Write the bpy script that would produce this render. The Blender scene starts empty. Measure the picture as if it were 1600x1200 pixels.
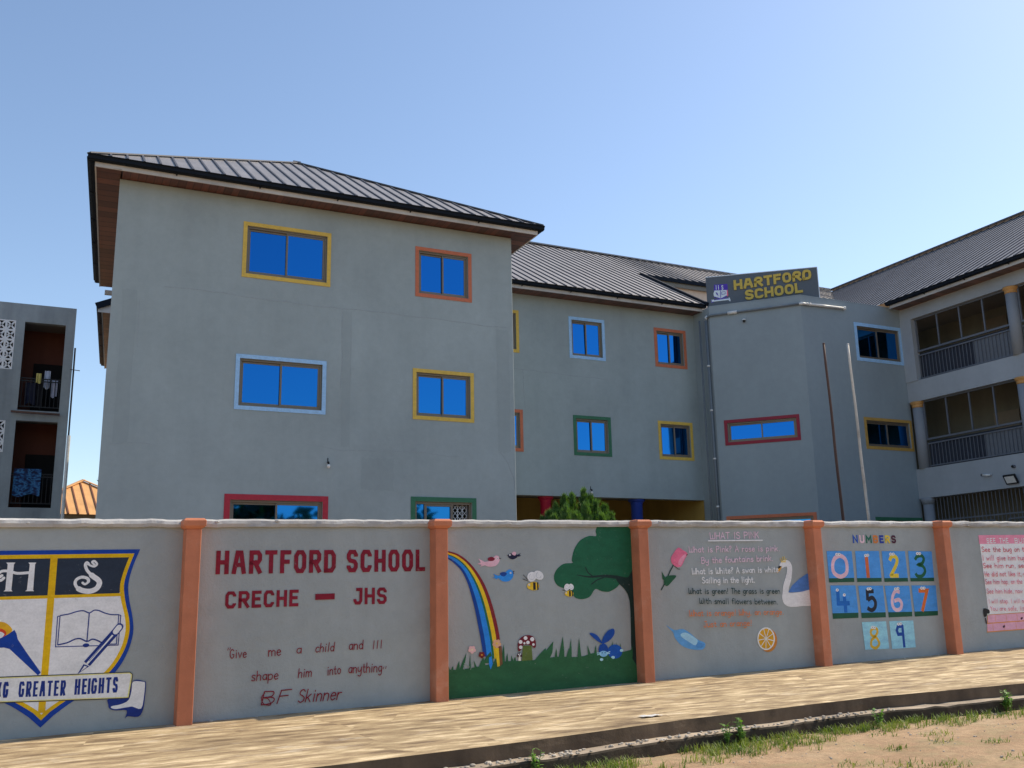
import bpy, bmesh, math, random
from mathutils import Vector, Matrix
from mathutils.geometry import tessellate_polygon
from math import sin, cos, tan, radians, pi, hypot, atan2

scene = bpy.context.scene
COL = scene.collection
random.seed(7)

# ------------------------------------------------------------------ camera
# World axes follow the school: X along its street front, Y away from the
# street. The camera stands at the origin, 1.7 m above the dirt road.
F, PITCH, ROLL, YAW = 1515.0, radians(12.46), radians(-1.14), radians(25.45)
def cam_basis():
    fw = Vector((0, cos(PITCH), sin(PITCH))); rt = Vector((1, 0, 0)); up = rt.cross(fw)
    r2 = cos(ROLL)*rt + sin(ROLL)*up; u2 = -sin(ROLL)*rt + cos(ROLL)*up
    M = Matrix.Rotation(-YAW, 3, 'Z')
    return M @ r2, M @ u2, M @ fw
RT, UP, FW = cam_basis()
cam_data = bpy.data.cameras.new('camera'); cam = bpy.data.objects.new('camera', cam_data); COL.objects.link(cam)
cam_data.sensor_width = 36.0; cam_data.lens = 36.0*F/1600.0
cam_data.clip_start = 0.1; cam_data.clip_end = 3000
cam.matrix_world = Matrix(((RT.x, UP.x, -FW.x, 0), (RT.y, UP.y, -FW.y, 0), (RT.z, UP.z, -FW.z, 0), (0, 0, 0, 1)))
scene.camera = cam

# ------------------------------------------------------------------ light
SUN_AZ, SUN_EL = radians(5.5), radians(46.0)      # azimuth from +X towards +Y
SUN_DIR = Vector((cos(SUN_EL)*cos(SUN_AZ), cos(SUN_EL)*sin(SUN_AZ), sin(SUN_EL)))
world = bpy.data.worlds.new('World'); scene.world = world; world.use_nodes = True
nt = world.node_tree; bg = nt.nodes['Background']
sky = nt.nodes.new('ShaderNodeTexSky'); sky.sky_type = 'NISHITA'; sky.sun_disc = False
sky.sun_elevation = SUN_EL; sky.sun_rotation = pi/2 - SUN_AZ
sky.altitude = 0; sky.air_density = 1.0; sky.dust_density = 0.55; sky.ozone_density = 1.0
nt.links.new(sky.outputs[0], bg.inputs[0]); bg.inputs[1].default_value = 0.113
sun_data = bpy.data.lights.new('sun', 'SUN'); sun_data.energy = 3.2; sun_data.angle = radians(0.6); sun_data.color = (1.0, 0.87, 0.68)
sun = bpy.data.objects.new('sun', sun_data); COL.objects.link(sun)
sun.rotation_euler = SUN_DIR.to_track_quat('Z', 'Y').to_euler(); sun.location = SUN_DIR*200
vs = scene.view_settings; vs.view_transform = 'Standard'; vs.look = 'None'; vs.exposure = 0.75; vs.gamma = 1.0

# ------------------------------------------------------------------ helpers
def ray(x, y): return FW + (x-800)/F*RT + (600-y)/F*UP
def onY(x, y, Y): d = ray(x, y); return d*(Y/d.y)
def onX(x, y, X): d = ray(x, y); return d*(X/d.x)
def onZ(x, y, Z): d = ray(x, y); return d*(Z/d.z)
def S(r, g, b, k=1.0):                       # sRGB 0-255 -> linear
    f = lambda c: (c/255/12.92 if c <= 10 else ((c/255+0.055)/1.055)**2.4)*k
    return (f(r), f(g), f(b))

def tag(o, label=None, cat=None, group=None, kind=None):
    if label: o['label'] = label
    if cat: o['category'] = cat
    if group: o['group'] = group
    if kind: o['kind'] = kind
    return o
def thing(name, label, cat, loc=(0, 0, 0), group=None):
    o = bpy.data.objects.new(name, None); COL.objects.link(o); o.location = loc; o.empty_display_size = 0.3
    return tag(o, label, cat, group)
def worldloc(o):
    v = Vector(o.location)
    while o.parent: o = o.parent; v = v + Vector(o.location)
    return v

class MB:
    """collects geometry and links it as ONE mesh object"""
    def __init__(self): self.v = []; self.f = []; self.m = []; self.mats = []
    def slot(self, m):
        if m is None: return -1
        if m not in self.mats: self.mats.append(m)
        return self.mats.index(m)
    def add(self, vs_, fs, m=None):
        b = len(self.v); self.v += [tuple(p) for p in vs_]; s = self.slot(m)
        for f in fs: self.f.append(tuple(b+i for i in f)); self.m.append(s)
    def quad(self, a, b, c, d, m=None): self.add([a, b, c, d], [(0, 1, 2, 3)], m)
    def box(self, x0, y0, z0, x1, y1, z1, m=None):
        self.add([(x0,y0,z0),(x1,y0,z0),(x1,y1,z0),(x0,y1,z0),(x0,y0,z1),(x1,y0,z1),(x1,y1,z1),(x0,y1,z1)],
                 [(0,3,2,1),(4,5,6,7),(0,1,5,4),(1,2,6,5),(2,3,7,6),(3,0,4,7)], m)
    def bar(self, a, b, w, h, up=(0, 0, 1), m=None):      # box along a-b, w across, h along up (centred)
        a = Vector(a); b = Vector(b); d = (b-a).normalized(); up = Vector(up)
        s = d.cross(up)
        if s.length < 1e-6: s = d.cross(Vector((0, 1, 0)))
        s.normalize(); u = s.cross(d).normalized()
        P = []
        for e in (a, b):
            for i, j in ((-1,-1),(1,-1),(1,1),(-1,1)): P.append(e + s*(i*w/2) + u*(j*h/2))
        self.add(P, [(0,1,2,3),(7,6,5,4),(0,4,5,1),(1,5,6,2),(2,6,7,3),(3,7,4,0)], m)
    def tube(self, pts, r, n=10, m=None, cap=True):
        pts = [Vector(p) for p in pts]; N = len(pts)
        rs = r if isinstance(r, (list, tuple)) else [r]*N
        b = len(self.v); s_ = self.slot(m)
        for i, p in enumerate(pts):
            d = (pts[min(i+1, N-1)]-pts[max(i-1, 0)]).normalized()
            ref = Vector((0, 0, 1)) if abs(d.z) < 0.9 else Vector((1, 0, 0))
            s = d.cross(ref).normalized(); u = s.cross(d)
            for k in range(n):
                a = 2*pi*k/n; self.v.append(tuple(p + s*(rs[i]*cos(a)) + u*(rs[i]*sin(a))))
        for i in range(N-1):
            for k in range(n):
                self.f.append((b+i*n+k, b+i*n+(k+1) % n, b+(i+1)*n+(k+1) % n, b+(i+1)*n+k)); self.m.append(s_)
        if cap:
            self.f.append(tuple(b+k for k in range(n))[::-1]); self.m.append(s_)
            self.f.append(tuple(b+(N-1)*n+k for k in range(n))); self.m.append(s_)
    def lathe(self, c, prof, n=20, m=None):               # prof: (r, z) pairs around the vertical through c
        b = len(self.v); s_ = self.slot(m)
        for r, z in prof:
            for k in range(n): a = 2*pi*k/n; self.v.append((c[0]+r*cos(a), c[1]+r*sin(a), c[2]+z))
        for i in range(len(prof)-1):
            for k in range(n):
                self.f.append((b+i*n+k, b+i*n+(k+1) % n, b+(i+1)*n+(k+1) % n, b+(i+1)*n+k)); self.m.append(s_)
        self.f.append(tuple(b+k for k in range(n))[::-1]); self.m.append(s_)
        self.f.append(tuple(b+(len(prof)-1)*n+k for k in range(n))); self.m.append(s_)
    def ball(self, c, r, n=10, m=None, sc=(1, 1, 1)):
        b = len(self.v); s_ = self.slot(m); R = n//2+1
        for i in range(R+1):
            t = pi*i/R
            for k in range(n):
                a = 2*pi*k/n; self.v.append((c[0]+r*sc[0]*sin(t)*cos(a), c[1]+r*sc[1]*sin(t)*sin(a), c[2]+r*sc[2]*cos(t)))
        for i in range(R):
            for k in range(n):
                self.f.append((b+i*n+k, b+(i+1)*n+k, b+(i+1)*n+(k+1) % n, b+i*n+(k+1) % n)); self.m.append(s_)
    def poly(self, pts3, m=None):                          # any simple polygon
        tris = tessellate_polygon([[Vector(p) for p in pts3]])
        self.add(pts3, [tuple(t) for t in tris], m)
    def build(self, name, mat=None, parent=None, smooth=False, bevel=0.0, label=None):
        if -1 in self.m:
            k = self.slot(mat); self.m = [k if s < 0 else s for s in self.m]
        if not self.mats: self.mats = [mat]
        off = worldloc(parent) if parent else Vector((0, 0, 0))
        me = bpy.data.meshes.new(name)
        me.from_pydata([(x-off.x, y-off.y, z-off.z) for x, y, z in self.v], [], self.f)
        for m in self.mats: me.materials.append(m if m else mat)
        for p, s in zip(me.polygons, self.m): p.material_index = s; p.use_smooth = smooth
        me.update()
        o = bpy.data.objects.new(name, me); COL.objects.link(o)
        if parent: o.parent = parent
        if bevel:
            md = o.modifiers.new('bevel', 'BEVEL'); md.width = bevel; md.segments = 2; md.limit_method = 'ANGLE'
        if label: o['label'] = label
        return o

# ------------------------------------------------------------------ materials
def new_mat(name):
    m = bpy.data.materials.new(name); m.use_nodes = True
    return m, m.node_tree, m.node_tree.nodes['Principled BSDF']
def N(nt, typ, **kw):
    n = nt.nodes.new(typ)
    for k, v in kw.items(): setattr(n, k, v)
    return n
def pos_noise(nt, scale, stretch=(1, 1, 1), detail=4, rough=0.55, rot=0.0):
    g = N(nt, 'ShaderNodeNewGeometry'); mp = N(nt, 'ShaderNodeMapping'); tx = N(nt, 'ShaderNodeTexNoise')
    mp.inputs['Scale'].default_value = stretch; mp.inputs['Rotation'].default_value = (0, 0, rot)
    tx.inputs['Scale'].default_value = scale; tx.inputs['Detail'].default_value = detail; tx.inputs['Roughness'].default_value = rough
    nt.links.new(g.outputs['Position'], mp.inputs[0]); nt.links.new(mp.outputs[0], tx.inputs[0])
    return tx.outputs[0]
def ramp(nt, fac, stops):
    r = N(nt, 'ShaderNodeValToRGB'); e = r.color_ramp.elements
    while len(e) < len(stops): e.new(0.5)
    for el, (p, c) in zip(e, stops): el.position = p; el.color = (*c, 1) if len(c) == 3 else c
    nt.links.new(fac, r.inputs[0]); return r.outputs[0]
def mix(nt, fac, a, b, mode='MIX'):
    n = N(nt, 'ShaderNodeMix', data_type='RGBA', blend_type=mode)
    if isinstance(fac, (int, float)): n.inputs[0].default_value = fac
    else: nt.links.new(fac, n.inputs[0])
    for s, x in ((6, a), (7, b)):
        if isinstance(x, tuple): n.inputs[s].default_value = (*x, 1)
        else: nt.links.new(x, n.inputs[s])
    return n.outputs[2]
def bump(nt, bsdf, fac, strength, dist):
    b = N(nt, 'ShaderNodeBump'); b.inputs['Strength'].default_value = strength; b.inputs['Distance'].default_value = dist
    nt.links.new(fac, b.inputs['Height']); nt.links.new(b.outputs[0], bsdf.inputs['Normal']); return b
def mul3(c, k): return tuple(min(1, x*k) for x in c)

def plaster(name, c, rough=0.85, var=0.12, streak=0.08, bstr=0.35, grain=45, stain=None):
    m, nt, b = new_mat(name)
    n1 = pos_noise(nt, 0.5, (1, 1, 0.8), 5); n2 = pos_noise(nt, 5.0, (1, 1, 1), 6, 0.65); n3 = pos_noise(nt, 2.2, (1, 1, 0.10), 4)
    c1 = ramp(nt, n1, [(0.3, mul3(c, 1-var)), (0.7, mul3(c, 1+var))])
    c2 = ramp(nt, n2, [(0.3, (1-var*0.7,)*3), (0.72, (1+var*0.5,)*3)])
    c3 = ramp(nt, n3, [(0.30, (1-streak*1.6, 1-streak*1.6, 1-streak*1.5)), (0.55, (1, 1, 1)), (0.8, (1+streak, 1+streak, 1+streak))])
    out = mix(nt, 1.0, mix(nt, 1.0, c1, c2, 'MULTIPLY'), c3, 'MULTIPLY')
    if stain:
        n4 = pos_noise(nt, 1.3, (1, 1, 1.4), 7, 0.7)
        f = ramp(nt, n4, [(0.54, (0, 0, 0)), (0.72, (stain[1],)*3)])
        out = mix(nt, f, out, stain[0])
    nt.links.new(out, b.inputs['Base Color']); b.inputs['Roughness'].default_value = rough
    b.inputs['Specular IOR Level'].default_value = 0.3
    g1 = pos_noise(nt, grain, (1, 1, 1), 5, 0.7); g2 = pos_noise(nt, 3.0, (1, 1, 1), 5, 0.6)
    a = N(nt, 'ShaderNodeMath', operation='MULTIPLY_ADD'); a.inputs[1].default_value = 2.5
    nt.links.new(g2, a.inputs[0]); nt.links.new(g1, a.inputs[2])
    bump(nt, b, a.outputs[0], bstr, 0.006)
    return m
def paint(name, c, rough=0.6, var=0.10, spec=0.35):
    m, nt, b = new_mat(name)
    n1 = pos_noise(nt, 9.0, (1, 1, 1), 5, 0.65); n2 = pos_noise(nt, 40, (1, 1, 1), 3)
    col = mix(nt, 1.0, ramp(nt, n1, [(0.3, mul3(c, 1-var)), (0.7, mul3(c, 1+var))]), ramp(nt, n2, [(0.3, (0.93,)*3), (0.7, (1.05,)*3)]), 'MULTIPLY')
    nt.links.new(col, b.inputs['Base Color']); b.inputs['Roughness'].default_value = rough; b.inputs['Specular IOR Level'].default_value = spec
    bump(nt, b, n2, 0.15, 0.003)
    return m
_pc = {}
def mural(name, c, var):
    m, nt, b = new_mat(name)
    n1 = pos_noise(nt, 4.5, (1, 1, 2.2), 6, 0.7, 0.4); n2 = pos_noise(nt, 38, (1, 1, 1), 4, 0.7); n3 = pos_noise(nt, 14, (1, 1, 1), 6, 0.75)
    col = mix(nt, 1.0, ramp(nt, n1, [(0.3, mul3(c, 1-var*1.3)), (0.7, mul3(c, 1+var))]), ramp(nt, n2, [(0.3, (0.9,)*3), (0.7, (1.06,)*3)]), 'MULTIPLY')
    col = mix(nt, ramp(nt, n3, [(0.63, (0, 0, 0)), (0.74, (0.55,)*3)]), col, (0.40, 0.41, 0.41))
    nt.links.new(col, b.inputs['Base Color']); b.inputs['Roughness'].default_value = 0.65; b.inputs['Specular IOR Level'].default_value = 0.3
    bump(nt, b, n2, 0.35, 0.005)
    return m
def P(r, g, b, k=1.0, var=0.14):               # mural paint, cached
    key = (r, g, b, k, var)
    if key not in _pc: _pc[key] = mural('mural_paint_%d_%d_%d' % (r, g, b), mul3(S(r, g, b, k), 1.6), var)
    return _pc[key]
def metal(name, c, rough=0.4, met=0.9, var=0.1, scale=3):
    m, nt, b = new_mat(name)
    n1 = pos_noise(nt, scale, (1, 1, 1), 5)
    nt.links.new(ramp(nt, n1, [(0.3, mul3(c, 1-var)), (0.7, mul3(c, 1+var))]), b.inputs['Base Color'])
    nt.links.new(ramp(nt, n1, [(0.3, (rough*0.85,)*3), (0.7, (rough*1.2,)*3)]), b.inputs['Roughness'])
    b.inputs['Metallic'].default_value = met
    return m

M = {}
WALL_C = (0.345, 0.402, 0.408)
M['school_wall'] = plaster('school_wall_plaster', WALL_C, 0.8, 0.085, 0.03, 0.55)
M['tower_wall'] = plaster('tower_wall_plaster', (0.295, 0.35, 0.38), 0.8, 0.06, 0.02, 0.3)
M['colonnade_wall'] = plaster('colonnade_plaster', (0.37, 0.40, 0.43), 0.8, 0.07, 0.025, 0.22)
M['fence_wall'] = plaster('fence_wall_plaster', (0.395, 0.432, 0.43), 0.85, 0.08, 0.04, 1.0, 30, ((0.30, 0.32, 0.325), 0.4))
M['apartment_wall'] = plaster('apartment_plaster', (0.30, 0.335, 0.35), 0.85, 0.12, 0.14, 0.3)
M['coping'] = plaster('coping_concrete', (0.50, 0.49, 0.47), 0.9, 0.2, 0.1, 0.8, 30, ((0.2, 0.2, 0.19), 0.6))
M['pillar'] = plaster('terracotta_paint', (0.62, 0.22, 0.115), 0.75, 0.14, 0.10, 0.5, 40, ((0.72, 0.40, 0.28), 0.55))
M['yellow'] = paint('yellow_trim', (0.70, 0.47, 0.085)); M['orange'] = paint('orange_trim', (0.56, 0.165, 0.080))
M['sky_blue'] = paint('sky_blue_trim', (0.36, 0.60, 0.88)); M['red'] = paint('red_trim', (0.44, 0.028, 0.050))
M['green'] = paint('green_trim', (0.040, 0.165, 0.088)); M['dark_red'] = paint('dark_red_trim', (0.30, 0.022, 0.045))
M['ochre'] = paint('ochre_trim', (0.50, 0.30, 0.075))
M['frame'] = metal('bronze_aluminium', (0.20, 0.165, 0.125), 0.45, 0.35, 0.08, 8)
M['gutter'] = paint('navy_gutter', (0.008, 0.012, 0.020), 0.6, 0.1, 0.12)
M['fascia'] = plaster('fascia_board', (0.55, 0.54, 0.53), 0.7, 0.1, 0.1, 0.1)
M['white_plastic'] = paint('white_pvc', (0.72, 0.72, 0.70), 0.4)
M['grey_pipe'] = paint('grey_painted_pvc', (0.16, 0.185, 0.205), 0.5)
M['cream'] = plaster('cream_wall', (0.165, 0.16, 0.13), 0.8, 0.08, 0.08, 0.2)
M['recess'] = plaster('ochre_wall', (0.42, 0.28, 0.075), 0.8, 0.1, 0.08, 0.2)
M['peach'] = plaster('peach_wall', (0.80, 0.58, 0.44), 0.8, 0.06, 0.08, 0.2)
M['ceiling'] = plaster('ceiling_plaster', (0.24, 0.235, 0.235), 0.8, 0.05, 0.05, 0.1)
M['column_red'] = paint('red_column', (0.40, 0.015, 0.045), 0.4); M['column_blue'] = paint('blue_column', (0.02, 0.055, 0.33), 0.4)
M['column_grey'] = plaster('column_plaster', (0.27, 0.29, 0.32), 0.7, 0.05, 0.04, 0.15)
M['rail'] = metal('grey_railing', (0.15, 0.165, 0.195), 0.5, 0.2)
M['mesh_sheet'] = paint('grey_sheet', (0.15, 0.165, 0.19), 0.7); M['lining'] = paint('dark_shade_cloth', (0.035, 0.042, 0.06), 0.9)  # second colour paints the corridor's shade behind the rails
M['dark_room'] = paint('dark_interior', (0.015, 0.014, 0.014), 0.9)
M['red_room'] = plaster('red_brown_wall', (0.17, 0.060, 0.040), 0.8, 0.1, 0.1, 0.2)
M['white_block'] = paint('white_breeze_block', (0.78, 0.79, 0.80), 0.8)
M['sign_panel'] = paint('grey_sign_panel', (0.105, 0.125, 0.150), 0.5, 0.04)
M['gold'] = paint('gold_letter', (0.62, 0.44, 0.055), 0.35, 0.04, 0.5)
M['black'] = paint('black_paint', (0.012, 0.012, 0.014), 0.5)
M['steel'] = metal('white_steel_edge', (0.75, 0.77, 0.8), 0.35, 0.3)
def glass_mat():
    m, nt, b = new_mat('blue_mirror_glass')
    b.inputs['Base Color'].default_value = (0.016, 0.165, 0.47, 1); b.inputs['Metallic'].default_value = 1.0; b.inputs['Roughness'].default_value = 0.03
    n = pos_noise(nt, 0.9, (1, 1, 1), 2); bump(nt, b, n, 0.05, 0.02)
    return m
M['glass'] = glass_mat()
def roof_mat(name, c, rough=0.42, met=0.75):
    m, nt, b = new_mat(name)
    n1 = pos_noise(nt, 1.2, (1, 1, 1), 5); n2 = pos_noise(nt, 9, (1, 0.15, 0.15), 4)
    col = mix(nt, 1.0, ramp(nt, n1, [(0.3, mul3(c, 0.88)), (0.7, mul3(c, 1.1))]), ramp(nt, n2, [(0.3, (0.9,)*3), (0.7, (1.06,)*3)]), 'MULTIPLY')
    nt.links.new(col, b.inputs['Base Color']); b.inputs['Roughness'].default_value = rough; b.inputs['Metallic'].default_value = met
    return m
M['roof'] = roof_mat('charcoal_roof_sheet', (0.30, 0.285, 0.28), 0.5, 0.35); M['seam'] = roof_mat('roof_seam', (0.10, 0.10, 0.11), 0.5, 0.35)  # shade on the rib sides is put into the darker seam colour
M['orange_roof'] = roof_mat('orange_roof_sheet', (0.74, 0.40, 0.15), 0.6, 0.0)
M['orange_seam'] = roof_mat('orange_roof_seam', (0.20, 0.07, 0.03), 0.55, 0.1)
def board_mat(name, c, axis, width):
    m, nt, b = new_mat(name)
    g = N(nt, 'ShaderNodeNewGeometry'); sx = N(nt, 'ShaderNodeSeparateXYZ'); nt.links.new(g.outputs['Position'], sx.inputs[0])
    d = N(nt, 'ShaderNodeMath', operation='DIVIDE'); d.inputs[1].default_value = width; nt.links.new(sx.outputs[0 if axis == 'X' else 1], d.inputs[0])
    fl = N(nt, 'ShaderNodeMath', operation='FLOOR'); nt.links.new(d.outputs[0], fl.inputs[0]); fr_ = N(nt, 'ShaderNodeMath', operation='FRACT'); nt.links.new(d.outputs[0], fr_.inputs[0])
    wn = N(nt, 'ShaderNodeTexWhiteNoise', noise_dimensions='1D'); nt.links.new(fl.outputs[0], wn.inputs['W'])
    tone = ramp(nt, wn.outputs[0], [(0.0, mul3(c, 0.62)), (1.0, mul3(c, 1.35))]); gap = ramp(nt, fr_.outputs[0], [(0.0, (0.3,)*3), (0.10, (0.3,)*3), (0.13, (1, 1, 1))])
    n = pos_noise(nt, 3, (1, 8, 1) if axis == 'Y' else (8, 1, 1), 4)
    col = mix(nt, 1.0, mix(nt, 1.0, tone, ramp(nt, n, [(0.3, (0.75,)*3), (0.7, (1.2,)*3)]), 'MULTIPLY'), gap, 'MULTIPLY')
    nt.links.new(col, b.inputs['Base Color']); b.inputs['Roughness'].default_value = 0.4
    return m
M['soffit_x'] = board_mat('soffit_boards_front', (0.125, 0.045, 0.035), 'X', 0.17); M['soffit_y'] = board_mat('soffit_boards_side', (0.16, 0.062, 0.038), 'Y', 0.34)
def pavement_mat():
    m, nt, b = new_mat('brushed_concrete')
    def strokes(ang):
        u = pos_noise(nt, 3.0, (0.55, 2.2, 1), 5, 0.62, ang); v = pos_noise(nt, 15, (0.35, 1.6, 1), 3, 0.6, ang)
        k = N(nt, 'ShaderNodeMath', operation='MULTIPLY_ADD'); k.inputs[1].default_value = 0.22; nt.links.new(v, k.inputs[0]); nt.links.new(u, k.inputs[2])
        o = N(nt, 'ShaderNodeMath', operation='SUBTRACT'); o.inputs[1].default_value = 0.11; nt.links.new(k.outputs[0], o.inputs[0]); return o.outputs[0]
    big = pos_noise(nt, 0.7, (1, 1, 1), 5); fine = pos_noise(nt, 55, (1, 1, 1), 4, 0.7)
    g = N(nt, 'ShaderNodeNewGeometry'); vo = N(nt, 'ShaderNodeTexVoronoi'); vo.inputs['Scale'].default_value = 1.0; nt.links.new(g.outputs['Position'], vo.inputs['Vector'])
    sx = N(nt, 'ShaderNodeSeparateColor'); nt.links.new(vo.outputs['Color'], sx.inputs[0])
    sel = ramp(nt, sx.outputs[0], [(0.49, (0, 0, 0)), (0.51, (1, 1, 1))])
    st = mix(nt, sel, strokes(radians(32)), strokes(radians(-36)))
    c = ramp(nt, st, [(0.34, (0.18, 0.122, 0.068)), (0.45, (0.34, 0.25, 0.142)), (0.54, (0.45, 0.345, 0.20)), (0.66, (0.72, 0.585, 0.38))])
    c = mix(nt, 1.0, c, ramp(nt, big, [(0.3, (0.86, 0.84, 0.80)), (0.7, (1.1, 1.08, 1.05))]), 'MULTIPLY')
    c = mix(nt, 1.0, c, ramp(nt, fine, [(0.3, (0.86,)*3), (0.7, (1.1,)*3)]), 'MULTIPLY')
    sm = pos_noise(nt, 1.9, (0.6, 1.5, 1), 7, 0.75); c = mix(nt, ramp(nt, sm, [(0.56, (0, 0, 0)), (0.70, (0.6,)*3)]), c, (0.66, 0.58, 0.46))
    dk = pos_noise(nt, 0.55, (0.7, 1.6, 1), 5, 0.6, 0.3); c = mix(nt, 1.0, c, ramp(nt, dk, [(0.34, (0.74, 0.72, 0.70)), (0.5, (1, 1, 1))]), 'MULTIPLY')
    nt.links.new(c, b.inputs['Base Color']); b.inputs['Roughness'].default_value = 0.9
    s = N(nt, 'ShaderNodeMath', operation='MULTIPLY_ADD'); s.inputs[1].default_value = 0.25
    nt.links.new(fine, s.inputs[0]); nt.links.new(st, s.inputs[2]); bump(nt, b, s.outputs[0], 0.6, 0.02)
    return m
M['pavement'] = pavement_mat()
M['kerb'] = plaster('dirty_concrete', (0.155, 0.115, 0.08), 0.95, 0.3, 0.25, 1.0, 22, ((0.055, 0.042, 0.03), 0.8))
M['lip_face'] = plaster('mossy_drain_edge', (0.065, 0.052, 0.038), 0.95, 0.4, 0.2, 1.0, 18, ((0.18, 0.14, 0.10), 0.8))  # outer face coloured darker than the ledge
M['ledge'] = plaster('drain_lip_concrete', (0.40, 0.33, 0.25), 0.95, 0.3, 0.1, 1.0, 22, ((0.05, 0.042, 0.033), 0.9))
def dirt_mat():
    m, nt, b = new_mat('red_dirt')
    n1 = pos_noise(nt, 0.8, (1, 1, 1), 6, 0.6); n2 = pos_noise(nt, 7, (1, 1, 1), 6, 0.7); n3 = pos_noise(nt, 60, (1, 1, 1), 4, 0.7)
    c = ramp(nt, n1, [(0.3, (0.34, 0.21, 0.115)), (0.55, (0.44, 0.295, 0.17)), (0.75, (0.50, 0.375, 0.235))])
    c = mix(nt, 1.0, c, ramp(nt, n2, [(0.3, (0.72, 0.70, 0.68)), (0.6, (1.06,)*3)]), 'MULTIPLY')
    c = mix(nt, 1.0, c, ramp(nt, n3, [(0.3, (0.75,)*3), (0.65, (1.1,)*3)]), 'MULTIPLY')
    n4 = pos_noise(nt, 1.7, (1, 1, 1), 8, 0.75); n5 = pos_noise(nt, 26, (0.5, 1.4, 1), 6, 0.8)
    c = mix(nt, ramp(nt, n4, [(0.50, (0, 0, 0)), (0.68, (0.65,)*3)]), c, (0.29, 0.26, 0.13))
    c = mix(nt, ramp(nt, n5, [(0.60, (0, 0, 0)), (0.72, (0.7,)*3)]), c, (0.17, 0.115, 0.07))
    nt.links.new(c, b.inputs['Base Color']); b.inputs['Roughness'].default_value = 0.95
    s = N(nt, 'ShaderNodeMath', operation='MULTIPLY_ADD'); s.inputs[1].default_value = 0.3
    nt.links.new(n3, s.inputs[0]); nt.links.new(n2, s.inputs[2]); bump(nt, b, s.outputs[0], 0.8, 0.03)
    return m
M['dirt'] = dirt_mat()
def leaf_mat(name, c1, c2, scale=6, trans=0.3):
    m, nt, b = new_mat(name)
    n = pos_noise(nt, scale, (1, 1, 1), 3)
    col = ramp(nt, n, [(0.35, c1), (0.65, c2)])
    nt.links.new(col, b.inputs['Base Color']); b.inputs['Roughness'].default_value = 0.55
    t = N(nt, 'ShaderNodeBsdfTranslucent'); nt.links.new(mix(nt, 1.0, col, (1.4, 1.5, 0.7), 'MULTIPLY'), t.inputs[0])
    ms = N(nt, 'ShaderNodeMixShader'); ms.inputs[0].default_value = trans
    out = nt.nodes['Material Output']
    nt.links.new(b.outputs[0], ms.inputs[1]); nt.links.new(t.outputs[0], ms.inputs[2]); nt.links.new(ms.outputs[0], out.inputs[0])
    return m
M['thuja'] = leaf_mat('conifer_leaf', (0.045, 0.105, 0.018), (0.13, 0.24, 0.045), 5)
M['grass'] = leaf_mat('grass_blade', (0.10, 0.17, 0.025), (0.24, 0.29, 0.06), 3)
M['weed'] = leaf_mat('weed_leaf', (0.10, 0.24, 0.035), (0.20, 0.36, 0.06), 8)
M['tree_leaf'] = leaf_mat('tree_leaf', (0.03, 0.06, 0.015), (0.06, 0.10, 0.03), 2)
M['bark'] = plaster('bark', (0.12, 0.085, 0.06), 0.95, 0.2, 0.2, 0.8, 20)
M['stone'] = plaster('rubble_stone', (0.50, 0.45, 0.38), 0.95, 0.25, 0.1, 0.6, 30)
M['rust'] = plaster('rusty_steel', (0.115, 0.065, 0.050), 0.7, 0.25, 0.2, 0.3, 40)
M['orange_trim'] = paint('orange_capital', (0.55, 0.29, 0.10))
M['galv'] = plaster('weathered_galvanised_steel', (0.66, 0.60, 0.52), 0.6, 0.2, 0.2, 0.3, 40, ((0.2, 0.12, 0.08), 0.6))
# ------------------------------------------------------------------ ground, pavement, kerb
WA, WB, WZ, WK, WH = 12.537, 0.046, -1.397, 0.0167, 2.4      # street wall: Y = WA+WB*X, foot z = WZ+WK*X, height WH
_n = hypot(WB, 1); WU = Vector((1/_n, WB/_n, 0)); WN = Vector((WB/_n, -1/_n, 0))
def wall_y(x): return WA+WB*x
def sw_z(x, y): return WZ+WK*x-0.02*(wall_y(x)-y)
KERB = [(-14, 8.7), (-4, 8.85), (0, 8.95), (2.95, 9.10), (4.5, 9.21), (6.3, 9.47), (9.5, 9.68), (12.1, 9.55), (16, 9.35), (30, 9.5)]
def kerb_y(x):
    for (a, b), (c, d) in zip(KERB, KERB[1:]):
        if x <= c: return b+(d-b)*(x-a)/(c-a)
    return KERB[-1][1]
def ground_z(x, y):
    xx = max(-12, min(35, x)); return -1.775+WK*xx
rg = random.Random(3)
def frange(a, b, s):
    out = []
    while a < b-1e-9: out.append(a); a += s
    return out+[b]
# dirt: one sheet to the horizon
g = MB()
xs = [-600, -200, -60, -20]+frange(-8, 22, 0.25)+[30, 60, 200, 600]; ys = [-600, -200, -50, -15]+frange(-2, 10.5, 0.25)+[14, 20, 35, 60, 150, 700]
from mathutils import noise as mnoise
vv = []
for y in ys:
    for x in xs:
        z = ground_z(x, y)
        if -8 <= x <= 22 and -2 <= y <= 10: z += 0.022*mnoise.noise((x*0.7, y*0.7, 1.3))+0.014*mnoise.noise((x*2.9, y*2.9, 5.1))
        vv.append((x, y, z))
nx = len(xs)
g.add(vv, [(j*nx+i, j*nx+i+1, (j+1)*nx+i+1, (j+1)*nx+i) for j in range(len(ys)-1) for i in range(nx-1)])
tag(g.build('ground', M['dirt'], smooth=True), kind='structure')
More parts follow.
